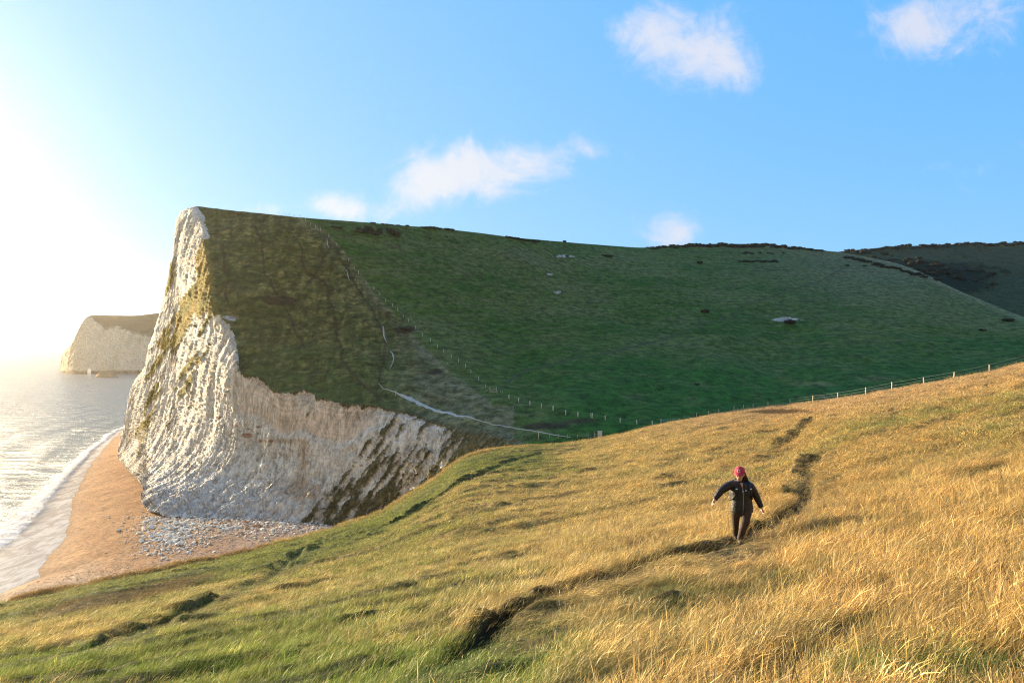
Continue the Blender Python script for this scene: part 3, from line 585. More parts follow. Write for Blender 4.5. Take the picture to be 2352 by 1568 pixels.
def scatter(name, pts, rot, scl, idx, colr, coll, label, cat, kind='stuff'):
    me = bpy.data.meshes.new(name); me.vertices.add(len(pts)); me.vertices.foreach_set('co', np.asarray(pts, np.float32).ravel())
    me.attributes.new('rot', 'FLOAT_VECTOR', 'POINT').data.foreach_set('vector', np.asarray(rot, np.float32).ravel())
    me.attributes.new('scl', 'FLOAT_VECTOR', 'POINT').data.foreach_set('vector', np.asarray(scl, np.float32).ravel())
    me.attributes.new('idx', 'INT', 'POINT').data.foreach_set('value', np.asarray(idx, np.int32))
    rgba = np.ones((len(pts), 4), np.float32); rgba[:, :3] = colr
    me.attributes.new('gcol', 'FLOAT_COLOR', 'POINT').data.foreach_set('color', rgba.ravel())
    o = link(bpy.data.objects.new(name, me)); ng = bpy.data.node_groups.new(name+'_nodes', 'GeometryNodeTree')
    ng.interface.new_socket('Geometry', in_out='INPUT', socket_type='NodeSocketGeometry'); ng.interface.new_socket('Geometry', in_out='OUTPUT', socket_type='NodeSocketGeometry')
    L_ = ng.links.new; N_ = ng.nodes.new; gi = N_('NodeGroupInput'); go = N_('NodeGroupOutput'); ip = N_('GeometryNodeInstanceOnPoints')
    cinf = N_('GeometryNodeCollectionInfo'); cinf.inputs['Collection'].default_value = coll; cinf.inputs['Separate Children'].default_value = True; cinf.inputs['Reset Children'].default_value = True
    def na(n, dt): x = N_('GeometryNodeInputNamedAttribute'); x.data_type = dt; x.inputs['Name'].default_value = n; return x.outputs['Attribute']
    L_(gi.outputs[0], ip.inputs['Points']); L_(cinf.outputs[0], ip.inputs['Instance']); ip.inputs['Pick Instance'].default_value = True
    L_(na('idx', 'INT'), ip.inputs['Instance Index']); er = N_('FunctionNodeEulerToRotation'); L_(na('rot', 'FLOAT_VECTOR'), er.inputs[0]); L_(er.outputs[0], ip.inputs['Rotation'])
    L_(na('scl', 'FLOAT_VECTOR'), ip.inputs['Scale']); L_(ip.outputs[0], go.inputs[0])
    md = o.modifiers.new('scatter', 'NODES'); md.node_group = ng
    return tag(o, label, cat, kind=kind)
WALK_Y = find_ground(1697, 1243)
def sample_slope(n, dlo, dhi, power, pxlo=-160, pxhi=2500):
    # distances with density per area ~ d**-power
    u = rng.uniform(size=n*2); e = 2-power; d = (dlo**e+u*(dhi**e-dlo**e))**(1/e); px = rng.uniform(pxlo, pxhi, n*2)
    tt = d/f_cd(px); ok = tt < .999; px, tt = px[ok][:n], tt[ok][:n]; return px, tt
def grow(name, n, dlo, dhi, power, label, tall):
    px, tt = sample_slope(n, dlo, dhi, power, *((-700, 3300) if tall else (-250, 2700))); p = on_slope(px, tt); d = p[:, 1]; py = HY-F*p[:, 2]/d
    gzv, br_, a1, a2, a3 = zone(px, py, p[:, 0], p[:, 1]); pa = path_at(px, tt); ns = path_at(px, tt, nearside); r = rng.uniform(size=len(px))
    g_ = sstep(gzv+rng.normal(0, .26, len(px)), .28, .78)
    nearw = (px > 1630)&(px < 1775)&(p[:, 1] > WALK_Y-3.2)&(p[:, 1] < WALK_Y+.4); keep = ~((pa > .10) & (r < .8) & (px > 980)) & ~(nearw & (r < .72)); px, tt, p, d, py, g_, br_, a1, a2, a3, r, pa, ns = [z[keep] for z in (px, tt, p, d, py, g_, br_, a1, a2, a3, r, pa, ns)]
    hol0 = sstep(-a2-.5*a3, .02, .42); k2 = ~((hol0 > .55) & (d < 24) & (rng.uniform(size=len(px)) < .35)); px, tt, p, d, py, g_, br_, a1, a2, a3, r, pa, ns = [z[k2] for z in (px, tt, p, d, py, g_, br_, a1, a2, a3, r, pa, ns)]
    n = len(px); straw = mixc((.60, .41, .13), (.80, .62, .27), rng.uniform(size=n)); straw = mixc(straw, (.50, .25, .08), (rng.uniform(size=n) < .18)*.6); straw = mixc(straw, (.66, .36, .10), sstep(px, 1300, 1900)*rng.uniform(0, .7, n))
    grn = mixc((.15, .21, .035), (.42, .40, .10), rng.uniform(size=n)); grn = mixc(grn, (.14, .26, .03), (rng.uniform(size=n) < sstep(py, 1380, 1540)*.6)*.7); cl = mixc(straw, grn, g_); cl = mixc(cl, (.26, .13, .05), np.clip(br_, 0, 1)*.8)
    cl = mixc(cl, (.70, .46, .26), sstep(px, 1400, 1700)*np.exp(-((py-f_cy(px))/40)**2)*.6*(1-g_))
    burnt_ = sstep(np.exp(-((px-1800)/85)**2-((py-946)/6.5)**2)+a2*.3, .35, .7); cl = mixc(cl, (.14, .07, .035), burnt_*.9)
    cl = mixc(cl, cl*.45, (pa > .06)*.5); cl = mixc(cl, (.075, .13, .02), ((pa > .05) & (px < 1300))*.75); cl = cl*np.exp(rng.normal(0, .36, n))[:, None]; hole = sstep(-a2-.5*a3+.10*sstep(8-np.abs(d-9), 0, 6)+.25*np.exp(-((py-f_cy(px)-25)/22)**2)*(px < 1250), .02, .42); cl = mixc(cl, cl*np.array([.16, .28, .12]), hole*.95)  # tufts in gullies and noise patches darkened, shade painted into their colour
    fard = sstep(d, 14, 34)+rng.normal(0, .15, n); short = (g_ > .55)|((px < 1250) & (rng.uniform(size=n) < .35))
    idx = np.where(fard > .5, 8+rng.integers(0, 3, n), np.where(short, 5+rng.integers(0, 3, n), rng.integers(0, 5, n)))
    s = rng.uniform(.7, 1.25, n)*(1+.012*np.minimum(d, 80))*np.where(px < 1300, .68, .9)*(1+.5*a2)*(1-.5*hole)
    sz = s*(1-.6*ns)*np.where(g_ > .55, .9, 1.0)*(1-.4*np.clip(br_, 0, 1))*(1-.38*sstep(d, 9, 26))*np.where(pa > .06, .8, 1.0)*np.where(p[:, 1] > 90, .7, 1)*np.where((px > 1590)&(px < 1800)&(d > WALK_Y-4.5)&(d < WALK_Y+.3), .34, 1)
    rot = np.stack([rng.normal(0, .12, n), rng.normal(.05, .15, n), .35+rng.normal(0, .5, n)+a1*.6], 1)
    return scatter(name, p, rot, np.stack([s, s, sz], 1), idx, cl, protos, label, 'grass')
def fringe(n):
    px = rng.uniform(20, 1420, n); tt = 1-np.abs(rng.normal(0, .010, n)); p = on_slope(px, tt); s_ = rng.uniform(.55, 1.25, n)*(.9+.010*p[:, 1])*(1+.5*fbm(px/30, 0*px, 0*px, 2))
    cl = mixc((.62, .36, .11), (.74, .52, .22), rng.uniform(size=n)); cl = mixc(cl, (.16, .22, .04), (rng.uniform(size=n) < .3)*1.); cl = mixc(cl, (.24, .11, .045), (px < 620)*.6)
    scatter('rim_grass', p, np.stack([rng.normal(0, .2, n), rng.normal(.05, .2, n), .4+rng.normal(0, .6, n)], 1), np.stack([s_*.8, s_*.8, s_*.9], 1), 8+rng.integers(0, 3, n), cl, protos, 'fringe of dry orange grass hanging along the turf edge above the beach', 'grass')
fringe(9000)
grow('near_grass', 78000, 2.2, 30, .9, 'tall wind-bent straw-coloured and green grass at the front of the slope', True)
grow('meadow_grass', 170000, 18, 139, 1.0, 'golden dry grass covering the sunlit slope out to its brow', False)

# ---------------------------------------------------------------- small builders
class MB:
    def __init__(s): s.V = []; s.F = []
    def box(s, c, d, rot=None):
        b = len(s.V); c = Vector(c)
        for sx in (-1, 1):
            for sy in (-1, 1):
                for sz in (-1, 1):
                    v = Vector((sx*d[0]/2, sy*d[1]/2, sz*d[2]/2)); v = (rot @ v) if rot else v; s.V.append(tuple(c+v))
        s.F += [tuple(b+i for i in f) for f in ((0,1,3,2),(4,6,7,5),(0,4,5,1),(2,3,7,6),(0,2,6,4),(1,5,7,3))]; return s
    def tube(s, pts, rad, n=8, caps=True, flat=None):
        pts = [Vector(p) for p in pts]; rad = rad if hasattr(rad, '__len__') else [rad]*len(pts); b = len(s.V); up = Vector((0, 0, 1))
        for i, p in enumerate(pts):
            t = (pts[min(i+1, len(pts)-1)]-pts[max(i-1, 0)]).normalized(); a = t.cross(up)
            if a.length < .2: a = t.cross(Vector((0, 1, 0)))
            a.normalize(); c = t.cross(a); r = rad[i]; rx, ry = r if hasattr(r, '__len__') else (r, r)
            for k in range(n): an = 2*math.pi*k/n; s.V.append(tuple(p+a*math.cos(an)*rx+c*math.sin(an)*ry))
        for i in range(len(pts)-1):
            for k in range(n): k2 = (k+1) % n; s.F.append((b+i*n+k, b+i*n+k2, b+(i+1)*n+k2, b+(i+1)*n+k))
        if caps: s.F.append(tuple(b+k for k in range(n))[::-1]); s.F.append(tuple(b+(len(pts)-1)*n+k for k in range(n)))
        return s
    def ell(s, c, r, n=16, m_=10, rot=None):
        b = len(s.V); c = Vector(c)
        for i in range(m_+1):
            th = math.pi*i/m_
            for k in range(n):
                v = Vector((r[0]*math.sin(th)*math.cos(2*math.pi*k/n), r[1]*math.sin(th)*math.sin(2*math.pi*k/n), r[2]*math.cos(th))); v = (rot @ v) if rot else v; s.V.append(tuple(c+v))
        for i in range(m_):
            for k in range(n): k2 = (k+1) % n; s.F.append((b+i*n+k, b+(i+1)*n+k, b+(i+1)*n+k2, b+i*n+k2))
        return s
    def loft(s, rings, n=24):               # rings: (cx, cy, cz, rx, ry)
        b = len(s.V)
        for (x, y, z, rx, ry) in rings:
            for k in range(n): an = 2*math.pi*k/n; s.V.append((x+rx*math.cos(an), y+ry*math.sin(an), z))
        for i in range(len(rings)-1):
            for k in range(n): k2 = (k+1) % n; s.F.append((b+i*n+k, b+i*n+k2, b+(i+1)*n+k2, b+(i+1)*n+k))
        s.F.append(tuple(b+k for k in range(n))[::-1]); s.F.append(tuple(b+(len(rings)-1)*n+k for k in range(n))); return s
    def build(s, name, mat, parent=None, smooth=False, bevel=0, remesh=0, soft=0):
        me = bpy.data.meshes.new(name); me.from_pydata(s.V, [], s.F); bm = bmesh.new(); bm.from_mesh(me)
        bmesh.ops.remove_doubles(bm, verts=bm.verts, dist=1e-5); bmesh.ops.recalc_face_normals(bm, faces=bm.faces); bm.to_mesh(me); bm.free()
        me.materials.append(mat); o = bpy.data.objects.new(name, me); link(o)
        if remesh:
            md = o.modifiers.new('r', 'REMESH'); md.mode = 'VOXEL'; md.voxel_size = remesh
            if soft: ms = o.modifiers.new('s', 'SMOOTH'); ms.iterations = soft; ms.factor = .5
            dg = bpy.context.evaluated_depsgraph_get(); me2 = bpy.data.meshes.new_from_object(o.evaluated_get(dg)); o.modifiers.clear(); o.data = me2; me2.name = name
            if not me2.materials: me2.materials.append(mat)
            me = me2; smooth = True
        if smooth: me.polygons.foreach_set('use_smooth', [True]*len(me.polygons))
        if bevel: md = o.modifiers.new('b', 'BEVEL'); md.width = bevel; md.segments = 2
        if parent: o.parent = parent
        return o
def copy_tree(o, parent=None):
    c = o.copy(); sc.collection.objects.link(c); c.parent = parent
    for ch in o.children: copy_tree(ch, c)
    return c

# ---------------------------------------------------------------- fences
def post_mesh(h, r, seed, lean=0):
    rr = random.Random(seed); b = MB(); tx, ty = rr.gauss(0, .02)+lean, rr.gauss(0, .02)
    b.tube([(0, 0, -.35), (tx*.5, ty*.5, h*.5), (tx, ty, h-.03), (tx, ty, h)], [r*1.03, r, r*.97, r*.8], 10); return b
def crest_pt(px, frac=.997):
    return on_slope(np.array([float(px)]), np.array([frac]))[0]
def fence(name, label, bases, h, r, mat, wires, seed=0, leans=None, twins=()):
    root = empty(name, tuple(bases[0])); tag(root, label, 'fence'); tops = []
    for i, b in enumerate(bases):
        o = post_mesh(h*random.uniform(.93, 1.05), r*random.uniform(.9, 1.15), seed+i, (leans or {}).get(i, 0)).build('post', mat, root, smooth=True)
        o.location = Vector(b)-root.location; tops.append(Vector(b)-root.location)
        if i in twins:
            o = post_mesh(h, r*.8, seed+50+i).build('post', mat, root, smooth=True); o.location = tops[-1]+Vector((-.28, .1, 0))
    for z in wires:
        o = MB()
        for a, b in zip(tops[:-1], tops[1:]):
            mid = (a+b)/2; o.tube([a+Vector((0, -r, h*z)), mid+Vector((0, -r, h*z-.02)), b+Vector((0, -r, h*z))], .006 if r < .06 else .009, 5)
        o.build('wire', M_WIRE, root)
    return root
c5 = [(290,450),(392,428),(456,418),(522,410),(622,402),(772,388),(926,376),(1094,354),(1282,326),(1459,298),(1675,262),(1880,228),(2119,184)]
b5 = [crest_pt(.9408*(1650+x/2.767), .985) for x, y in c5]+[crest_pt(p_, .985) for p_ in (2362, 2470)]
b5 = [crest_pt(p_, .99) for p_ in (1600, 1628)]+b5
fence('post_and_wire_fence', 'post and wire fence with pale sunlit posts along the brow of the golden slope', b5, 1.12, .062, M_WOOD, (.95, .62, .3), 100)
c4_ = [(479,407),(559,430),(651,458),(745,483),(841,503),(945,531),(1046,553),(1162,570),(1269,588),(1392,608),(1530,630),(1656,646)]
hp = lambda x, y, s, ox, oy: on_hill(.9408*(ox+x/s), .9408*(oy+y/s))
b4_ = [hp(x, y, 3.36, 1100, 850) for x, y in c4_]
fence('valley_fence', 'fence of pale grey posts across the dark green valley floor between stile and field gate', b4_, 1.15, .12, M_PALE, (.92, .6), 200, {10: -.12, 7: .1}, (7,))
c3_ = [(875,150),(905,172),(938,190),(968,205),(1018,252),(1065,302),(1107,350),(1142,395),(1178,440),(1204,470),(1250,535),(1297,570),(1330,608),(1370,648),(1410,680),(1443,710),(1478,745),(1511,770),(1555,815),(1596,860),(1645,900),(1688,940),(1727,970),(1774,1000),(1817,1030),(1862,1062),(1896,1092),(1942,1135),(1988,1180)]
b3_ = [on_hill(x_, float(f_sky(x_))+1) for x_ in (640, 652, 664, 676, 688)]+[hp(x, y, 2.529, 400, 480) for x, y in c3_]
fence('hillside_fence', 'long fence climbing the dark hill from the valley stile up to the skyline', b3_, 1.2, .062, M_PALE, (.9, .55), 300)
b7_ = [hp(x, y, 6.72, 1350, 950) for x, y in [(-60,790),(88,795),(240,798),(408,805),(577,800)]]
fence('low_fence', 'short run of low wooden posts left of the white notice board', b7_, 1.0, .07, M_WOODG, (.9, .5), 400)
b7b = [hp(x, y, 6.72, 1350, 950) for x, y in [(527,880),(617,857),(690,828)]]
fence('notice_board_fence', 'three front fence posts leading up to the white notice board', b7b, 1.1, .07, M_WOOD, (.9,), 430)
for i, (x, y, s, ox, oy, h, lab) in enumerate([(1432,1225,2.529,400,480,1.4,'lone pale marker post beside the white chalk path'),(722,752,3.36,1100,850,2.0,'tall wooden marker post at the left end of the low fence'),(1000,808,3.36,1100,850,1.7,'stout wooden post just behind the golden brow below the low fence')]):
    q_ = hp(x, y, s, ox, oy); o = post_mesh(h, .09, 500+i).build('marker_post', M_WOOD, None, smooth=True); o.location = Vector(q_); tag(o, lab, 'post')
# stile / kissing gate where the climbing fence meets the valley fence
q_ = Vector(hp(2035, 1212, 2.529, 400, 480)); st = empty('wooden_stile', q_); tag(st, 'pale wooden stile with slanted rails where the two valley fences meet', 'stile')
for x in (-.95, .75): 
    o = post_mesh(1.9, .08, 600, 0).build('post', M_WOODG, st, smooth=True); o.location = (x, 0, 0)
for z in (.35, .75, 1.1): MB().box((-.1, -.02, z), (1.7, .05, .13)).build('rail', M_WOODG, st)
MB().tube([(-.95, -.05, 1.6), (-2.1, -.2, .55)], .06, 6).build('brace', M_WOODG, st); MB().tube([(.75, -.05, 1.25), (1.35, -.3, -.35)], .09, 6).build('brace', M_WOODG, st)
MB().box((-.1, -.45, .3), (.9, .3, .05)).build('step', M_WOODG, st)
for dx_p in (1.9, 2.35):
    o = post_mesh(1.15, .06, 610, .05).build('post', M_WOODG, st, smooth=True); o.location = (dx_p, .3, -.4)
# steel field gate
ga, gb2 = Vector(hp(1775, 625, 6.72, 1350, 950)), Vector(hp(2060, 605, 6.72, 1350, 950)); gt = empty('field_gate', ga); tag(gt, 'galvanised steel field gate half hidden behind the golden brow', 'gate')
dv = gb2-ga; Lg = dv.length; dv.normalize()
fr_ = MB(); hh = 1.45
for z in (.2, hh): fr_.tube([dv*.1+Vector((0, 0, z)), dv*Lg+Vector((0, 0, z))], .045, 6)
for k in (.1, Lg): fr_.tube([dv*k+Vector((0, 0, .2)), dv*k+Vector((0, 0, hh))], .045, 6)
fr_.build('gate_frame', M_STEEL, gt)
for z in (.5, .8, 1.12): MB().tube([dv*.1+Vector((0, 0, z)), dv*Lg+Vector((0, 0, z))], .03, 6).build('gate_bar', M_STEEL, gt)
for k in (.33, .66): MB().tube([dv*(Lg*k)+Vector((0, 0, .2)), dv*(Lg*k)+Vector((0, 0, hh))], .03, 6).build('gate_bar', M_STEEL, gt)
MB().tube([dv*.1+Vector((0, -.03, hh)), dv*Lg+Vector((0, -.03, .25))], .03, 6).build('gate_brace', M_STEEL, gt)
for k in (-.12, Lg+.15):
    o = post_mesh(1.7, .12, 620).build('gate_post', M_WOODG, gt, smooth=True); o.location = dv*k
# white notice board
q_ = Vector(hp(770, 822, 6.72, 1350, 950)); nb_ = empty('notice_board', q_, R(-12)); tag(nb_, 'white notice board on wooden posts at the foot of the golden slope', 'sign')
MB().box((0, 0, 1.12), (1.0, .06, 1.35)).build('board', M_WHITE, nb_, bevel=.02)
MB().box((0, -.01, 1.86), (1.12, .14, .14)).build('roof_cap', M_WHITE, nb_, bevel=.02)
MB().box((0, -.045, .92), (.9, .02, .05)).build('trim', M_DARK, nb_)
for x in (-.62, .62): o = post_mesh(1.95, .07, 630).build('leg', M_DARK, nb_, smooth=True); o.location = (x, .02, 0)
MB().box((-1.0, 0, 1.2), (.5, .05, .08)).build('rail', M_WOOD, nb_)
o = post_mesh(1.7, .06, 631).build('leg', M_WOOD, nb_, smooth=True); o.location = (-1.25, 0, 0)

# ---------------------------------------------------------------- chalk paths laid on the hillside
mP, t = new_mat('chalk_path'); pos = t.n('ShaderNodeNewGeometry').outputs['Position']; c = t.mix(t.noise(pos, 1.5, 5), (.40, .40, .37), (.62, .61, .57))
p = t.n('ShaderNodeBsdfPrincipled', {'Base Color': c, 'Roughness': .95}); t.n('ShaderNodeOutputMaterial', {0: p.outputs[0]})
mT, t = new_mat('worn_turf'); pos = t.n('ShaderNodeNewGeometry').outputs['Position']; c = t.mix(t.noise(pos, 1.2, 5), (.035, .05, .02), (.10, .105, .055))
p = t.n('ShaderNodeBsdfPrincipled', {'Base Color': c, 'Roughness': .95}); t.n('ShaderNodeOutputMaterial', {0: p.outputs[0]})
def ribbon(name, pl, mat, label, off=.12, jit=.5):
    V = []; Qd = []; xs = np.array([p_[0] for p_ in pl], float); ys = np.array([p_[1] for p_ in pl], float); ws = np.array([p_[2] for p_ in pl], float)
    L_ = np.concatenate([[0], np.cumsum(np.hypot(np.diff(xs), np.diff(ys)))]); s_ = np.linspace(0, L_[-1], int(L_[-1]/2.2)+2)
    x = np.interp(s_, L_, xs); y = np.interp(s_, L_, ys); w_ = np.interp(s_, L_, ws)*(1+jit*fbm(s_/9, 0*s_, 0*s_, 3)); tx = np.gradient(x); ty = np.gradient(y); n_ = np.hypot(tx, ty); x = x+fbm(s_/14, 0*s_+4, 0*s_, 3)*2.2*(-ty/n_); y = y+fbm(s_/14, 0*s_+4, 0*s_, 3)*2.2*(tx/n_)
    for i in range(len(s_)):
        for k in (-1, -.33, .33, 1):
            a, b = x[i]-ty[i]/n_[i]*k*w_[i], y[i]+tx[i]/n_[i]*k*w_[i]; V.append(on_hill(a, b)+hill_n(a, b)*off*(1 if abs(k) < .5 else -.3))
        if i:
            for k in range(3): b0 = 4*(i-1)+k; Qd.append((b0, b0+1, b0+5, b0+4))
    return tag(np_mesh(name, V, Qd, mat), label, 'path', kind='structure')
ribbon('chalk_path', [(868,878,.7),(880,890,.8),(905,900,1.0),(925,908,3.0),(945,917,5),(975,930,3.8),(1010,942,3.2),(1045,953,3.4),(1080,963,1.8),(1095,966,.7),(1110,969,.6),(1160,975,.9),(1215,985,.7),(1260,995,.8),(1310,1003,.5)], mP, 'white chalk footpath running down to the valley above the cliff')
ribbon('chalk_path', [(879,748,1),(881,758,2.2),(884,770,1.6),(889,780,.5)], mP, 'short bare chalk streak on the slope above the white footpath')
ribbon('chalk_path', [(896,802,.6),(902,812,1.8),(905,822,1.3),(899,836,.8),(893,845,.3)], mP, 'thin broken chalk streak joining the top of the white footpath')
ribbon('chalk_path', [(750,548,.5),(752,560,1.2),(757,570,.5)], mP, 'tiny chalk streak near the top of the climbing fence')
ribbon('chalk_path', [(795,618,.5),(800,632,1.1),(804,640,.5)], mP, 'small chalk streak left of the upper climbing fence')
ribbon('valley_track', [(1150,893,1.2),(1165,878,2.2),(1185,862,2.4),(1210,852,1.8),(1260,838,1.6),(1320,822,1.4),(1420,806,1.3),(1500,786,1.3),(1560,765,1.4),(1620,742,1.3),(1680,728,1.1),(1720,700,1.0),(1790,672,1.1),(1860,655,1.2),(1900,636,1.5),(1935,618,2)], mT, 'faint trodden track slanting up across the green hillside')

# ---------------------------------------------------------------- bushes
mBush, t = new_mat('gorse_leaves'); oi = t.n('ShaderNodeObjectInfo').outputs['Random']; pos = t.n('ShaderNodeNewGeometry').outputs['Position']
c = t.mix(t.noise(pos, .8, 3), (.010, .017, .008), (.036, .046, .018)); c = t.mix(t.m('MULTIPLY', oi, .5), c, (.045, .036, .02))
p = t.n('ShaderNodeBsdfPrincipled', {'Base Color': c, 'Roughness': .8}); t.n('ShaderNodeOutputMaterial', {0: p.outputs[0]})
mStem = simple('dark_stem', (.05, .04, .03), .9)
def bush_protos(seed):
    r = np.random.default_rng(seed); lobes = [(r.uniform(-.75, .75), r.uniform(-.45, .45), r.uniform(.1, .45), r.uniform(.28, .5)) for _ in range(7)]; V = []; Qd = []
    for _ in range(900):
        lx, ly, lz, lr = lobes[r.integers(7)]; d = r.normal(size=3); d /= np.linalg.norm(d); d[2] = abs(d[2])*.9-.1; c = np.array([lx, ly, lz])+d*lr*r.uniform(.75, 1.1)
        a = r.normal(size=3); a /= np.linalg.norm(a); b = np.cross(a, d); b /= np.linalg.norm(b)+1e-6; s = r.uniform(.03, .075); k = len(V)
        V += [c-a*s-b*s*.6, c+a*s-b*s*.6, c+a*s+b*s*.6, c-a*s+b*s*.6]; Qd.append((k, k+1, k+2, k+3))
    core = MB()
    for (lx, ly, lz, lr) in lobes: core.ell((lx, ly, lz*.9), (lr*.78, lr*.78, lr*.72), 10, 7)
    k = len(V); V += [np.array(v) for v in core.V]
    me = bpy.data.meshes.new('foliage'); me.from_pydata([tuple(v) for v in V], [], Qd+[tuple(k+i for i in f) for f in core.F]); me.materials.append(mBush); return me
BM_ = [bush_protos(s) for s in range(5)]; SM_ = bpy.data.meshes.new('stem'); _b = MB(); [_b.tube([(0, 0, -.3), (random.uniform(-.4, .4), random.uniform(-.3, .3), .4)], [.05, .02], 5) for _ in range(5)]; SM_.from_pydata(_b.V, [], _b.F); SM_.materials.append(mStem)
nbush = [0]
def bush(px, py, wpx, hpx, label, group, P_=None):
    q_ = Vector(on_hill(px, py) if P_ is None else P_); s = wpx*q_.y/F/2.1; h = hpx*q_.y/F/.95; e = empty('bush', q_, random.uniform(-.4, .4)); e.scale = (s, s*.9, h)
    tag(e, label, 'bush', group); nbush[0] += 1
    o = link(bpy.data.objects.new('foliage', BM_[nbush[0] % 5]), e); link(bpy.data.objects.new('stem', SM_), e); return e
U = random.uniform
for i in range(16):
    a, b = U(-1, 1), U(-1, 1); bush(868+a*44, 535+b*9*(1-abs(a)*.5)+a*3, U(18, 30), U(8, 12), 'dark gorse bush in the big scrub patch high on the green hill', 'bushes of the big scrub patch')
bush(770, 524, 34, 7, 'low dark bush just right of the top of the climbing fence', None)
for i in range(9): bush(972+i*8+U(-3, 3), float(f_sky(972+i*8))+2, U(13, 22), U(4, 7), 'dark bush in the short row on the skyline behind the big scrub patch', 'short skyline row of bushes')
for i in range(10): x = 1165+i*8; bush(x, float(f_sky(x))+2.5+i*.4, U(10, 18), U(4, 7), 'small dark bush in the middle row on the hill skyline', 'middle skyline row of bushes')
for i in range(8): x = 850+i*11+U(-6, 6); bush(x, float(f_sky(x))+1.2, U(8, 16), U(2.5, 4.5), 'tiny bush breaking the skyline above the big scrub patch', 'tiny skyline bushes')
for i in range(78):
    x = 1496+i*5.1; k = math.sin(min(1, i/70)*math.pi)**.5; bush(x+U(-2, 2), float(f_sky(x))+U(.8, 3+6*k), U(14, 26), U(4, 7.5)*(.55+.5*k), 'dark bush in the long scrub belt along the hill skyline', 'bushes of the long skyline belt')
for i in range(14): x = 1700+i*6.5; bush(x, 599+U(-2, 2)+i*.3-(i > 8)*2, U(10, 18), U(3, 5), 'dark bush in the short line below the skyline belt', 'short line of bushes below the belt')
for i in range(10): bush(1700+U(0, 90)+10, 582+U(-2, 2), U(8, 15), U(3, 4.5), 'small bush scattered just under the skyline belt', 'small bushes under the belt')
for i in range(22): x = 1945+i*8.5; bush(x, 592+i*2.05+U(-2.5, 2.5), U(14, 24), U(5, 8), 'dark bush in the line slanting down the right-hand spur', 'bushes slanting down the spur')
for (x, y, w_, h_, lab) in [(1606,604,22,8,'round dark bush below the long skyline belt'),(1620,718,22,9,'lone dark bush halfway down the green hillside'),(2314,738,32,10,'low dark bush at the far right of the spur'),(2256,760,20,8,'smaller dark bush left of the one on the far right spur'),
        (1395,589,30,7,'dark bush just right of the bare chalk scar'),(1300,592,12,5,'dark bush beside the small bare chalk scar'),(1812,745,36,12,'green bush growing below the large chalk scar'),(1600,882,16,5,'small dark bush low on the hillside near the valley'),(988,548,9,5,'tiny round bush below the short skyline row'),
        (1025,547,8,4,'tiny dark bush right of the tiny round one'),(1295,556,12,5,'small bush on the skyline left of the hollow'),(1945,612,12,4,'small bush at the top of the slanting track'),(1985,612,12,4,'small bush right of the top of the slanting track'),(930,757,34,8,'dark bramble patch beside the climbing fence'),(2155,640,20,9,'dark bush on the spur edge under the second hill')]:
    bush(x, y, w_, h_, lab, None)
def on_far(px, py):
    i = int(np.interp(px, c2, np.arange(len(c2)))); j = int(np.clip((py-t2[i])/(b2[i]-t2[i])*(NR3-1), 0, NR3-1)); return P3[i, j]
for i in range(60):
    x = 1945+i*6.9; y = float(np.interp(x, c2, t2))+U(.8, 9); bush(x, y, U(12, 24), U(4, 7.5), 'bush along the top of the second hill at the far right', 'bushes on top of the second hill', on_far(x, y))
for i in range(70):
    x = 1990+U(0, 300); y = 590+(x-1990)*.19+U(-14, 22); bush(x, y, U(16, 32), U(5, 10), 'bush in the dark thicket on the face of the second hill', 'bushes of the dark thicket', on_far(x, y))

# ---------------------------------------------------------------- boulders, rubble and driftwood on the beach
def beach_pt(px, py):
    z = -46.9
    for _ in range(6):
        Yd = z*F/(HY-py); X = (px-CX)/F*Yd; i = int(np.clip((X-bx[0])/.8, 0, len(bx)-1)); j = int(np.clip((Yd-by[0])/.8, 0, len(by)-1)); z = float(BZ[i, j])
    return Vector((X, Yd, z))
def rock_mesh(seed, mat, sx=1, sy=1, sz=.7):
    bm = bmesh.new(); bmesh.ops.create_icosphere(bm, subdivisions=3, radius=1); r = random.Random(seed); pl = [(Vector((r.gauss(0, 1), r.gauss(0, 1), r.gauss(0, 1))).normalized(), r.uniform(.55, .85)) for _ in range(11)]
    for v in bm.verts:
        for n_, d_ in pl:
            k = v.co.dot(n_)-d_
            if k > 0: v.co -= n_*k
        v.co += v.co.normalized()*.05*math.sin(v.co.x*9+seed)*math.cos(v.co.y*8); v.co = Vector((v.co.x*sx, v.co.y*sy, v.co.z*sz))
    me = bpy.data.meshes.new('boulder'); bm.to_mesh(me); bm.free(); me.materials.append(mat); return me
RM = [rock_mesh(s, M_ROCK, 1, U(.7, 1), U(.5, .8)) for s in range(7)]
def base_y(px): return float(np.interp(px, [340,350,400,480,560,620,700,790,850], [1125,1152,1166,1173,1181,1184,1188,1192,1196]))
rocks = []
while len(rocks) < 290:
    k = U(0, 1)
    if k < .50: px, py = random.gauss(385, 52), random.gauss(1222, 27)
    elif k < .72: px, py = random.gauss(450, 60), random.gauss(1195, 12)
    else: px, py = U(350, 790), None
    if py is None: py = base_y(px)+abs(random.gauss(0, 9))+1
    if 275 < px < 800 and base_y(px)-2 < py < 1275 and (px > 330 or py > 1195): rocks.append((px, py))
for i, (px, py) in enumerate(rocks):
    q_ = beach_pt(px, py); o = link(bpy.data.objects.new('boulder', RM[i % 7])); s = min(1.05, max(.20, random.lognormvariate(-1.02, .45))); o.scale = (s*U(.9, 1.4), s, s*U(.7, 1)); o.rotation_euler = (U(-.3, .3), U(-.3, .3), U(0, 6.28)); o.location = q_+Vector((0, 0, s*.18))
    nearb = py < base_y(px)+16
    tag(o, 'white chalk boulder fallen at the very foot of the cliff' if nearb else 'white chalk boulder strewn out on the orange beach', 'boulder', 'boulders at the cliff foot' if nearb else 'boulders strewn on the beach')
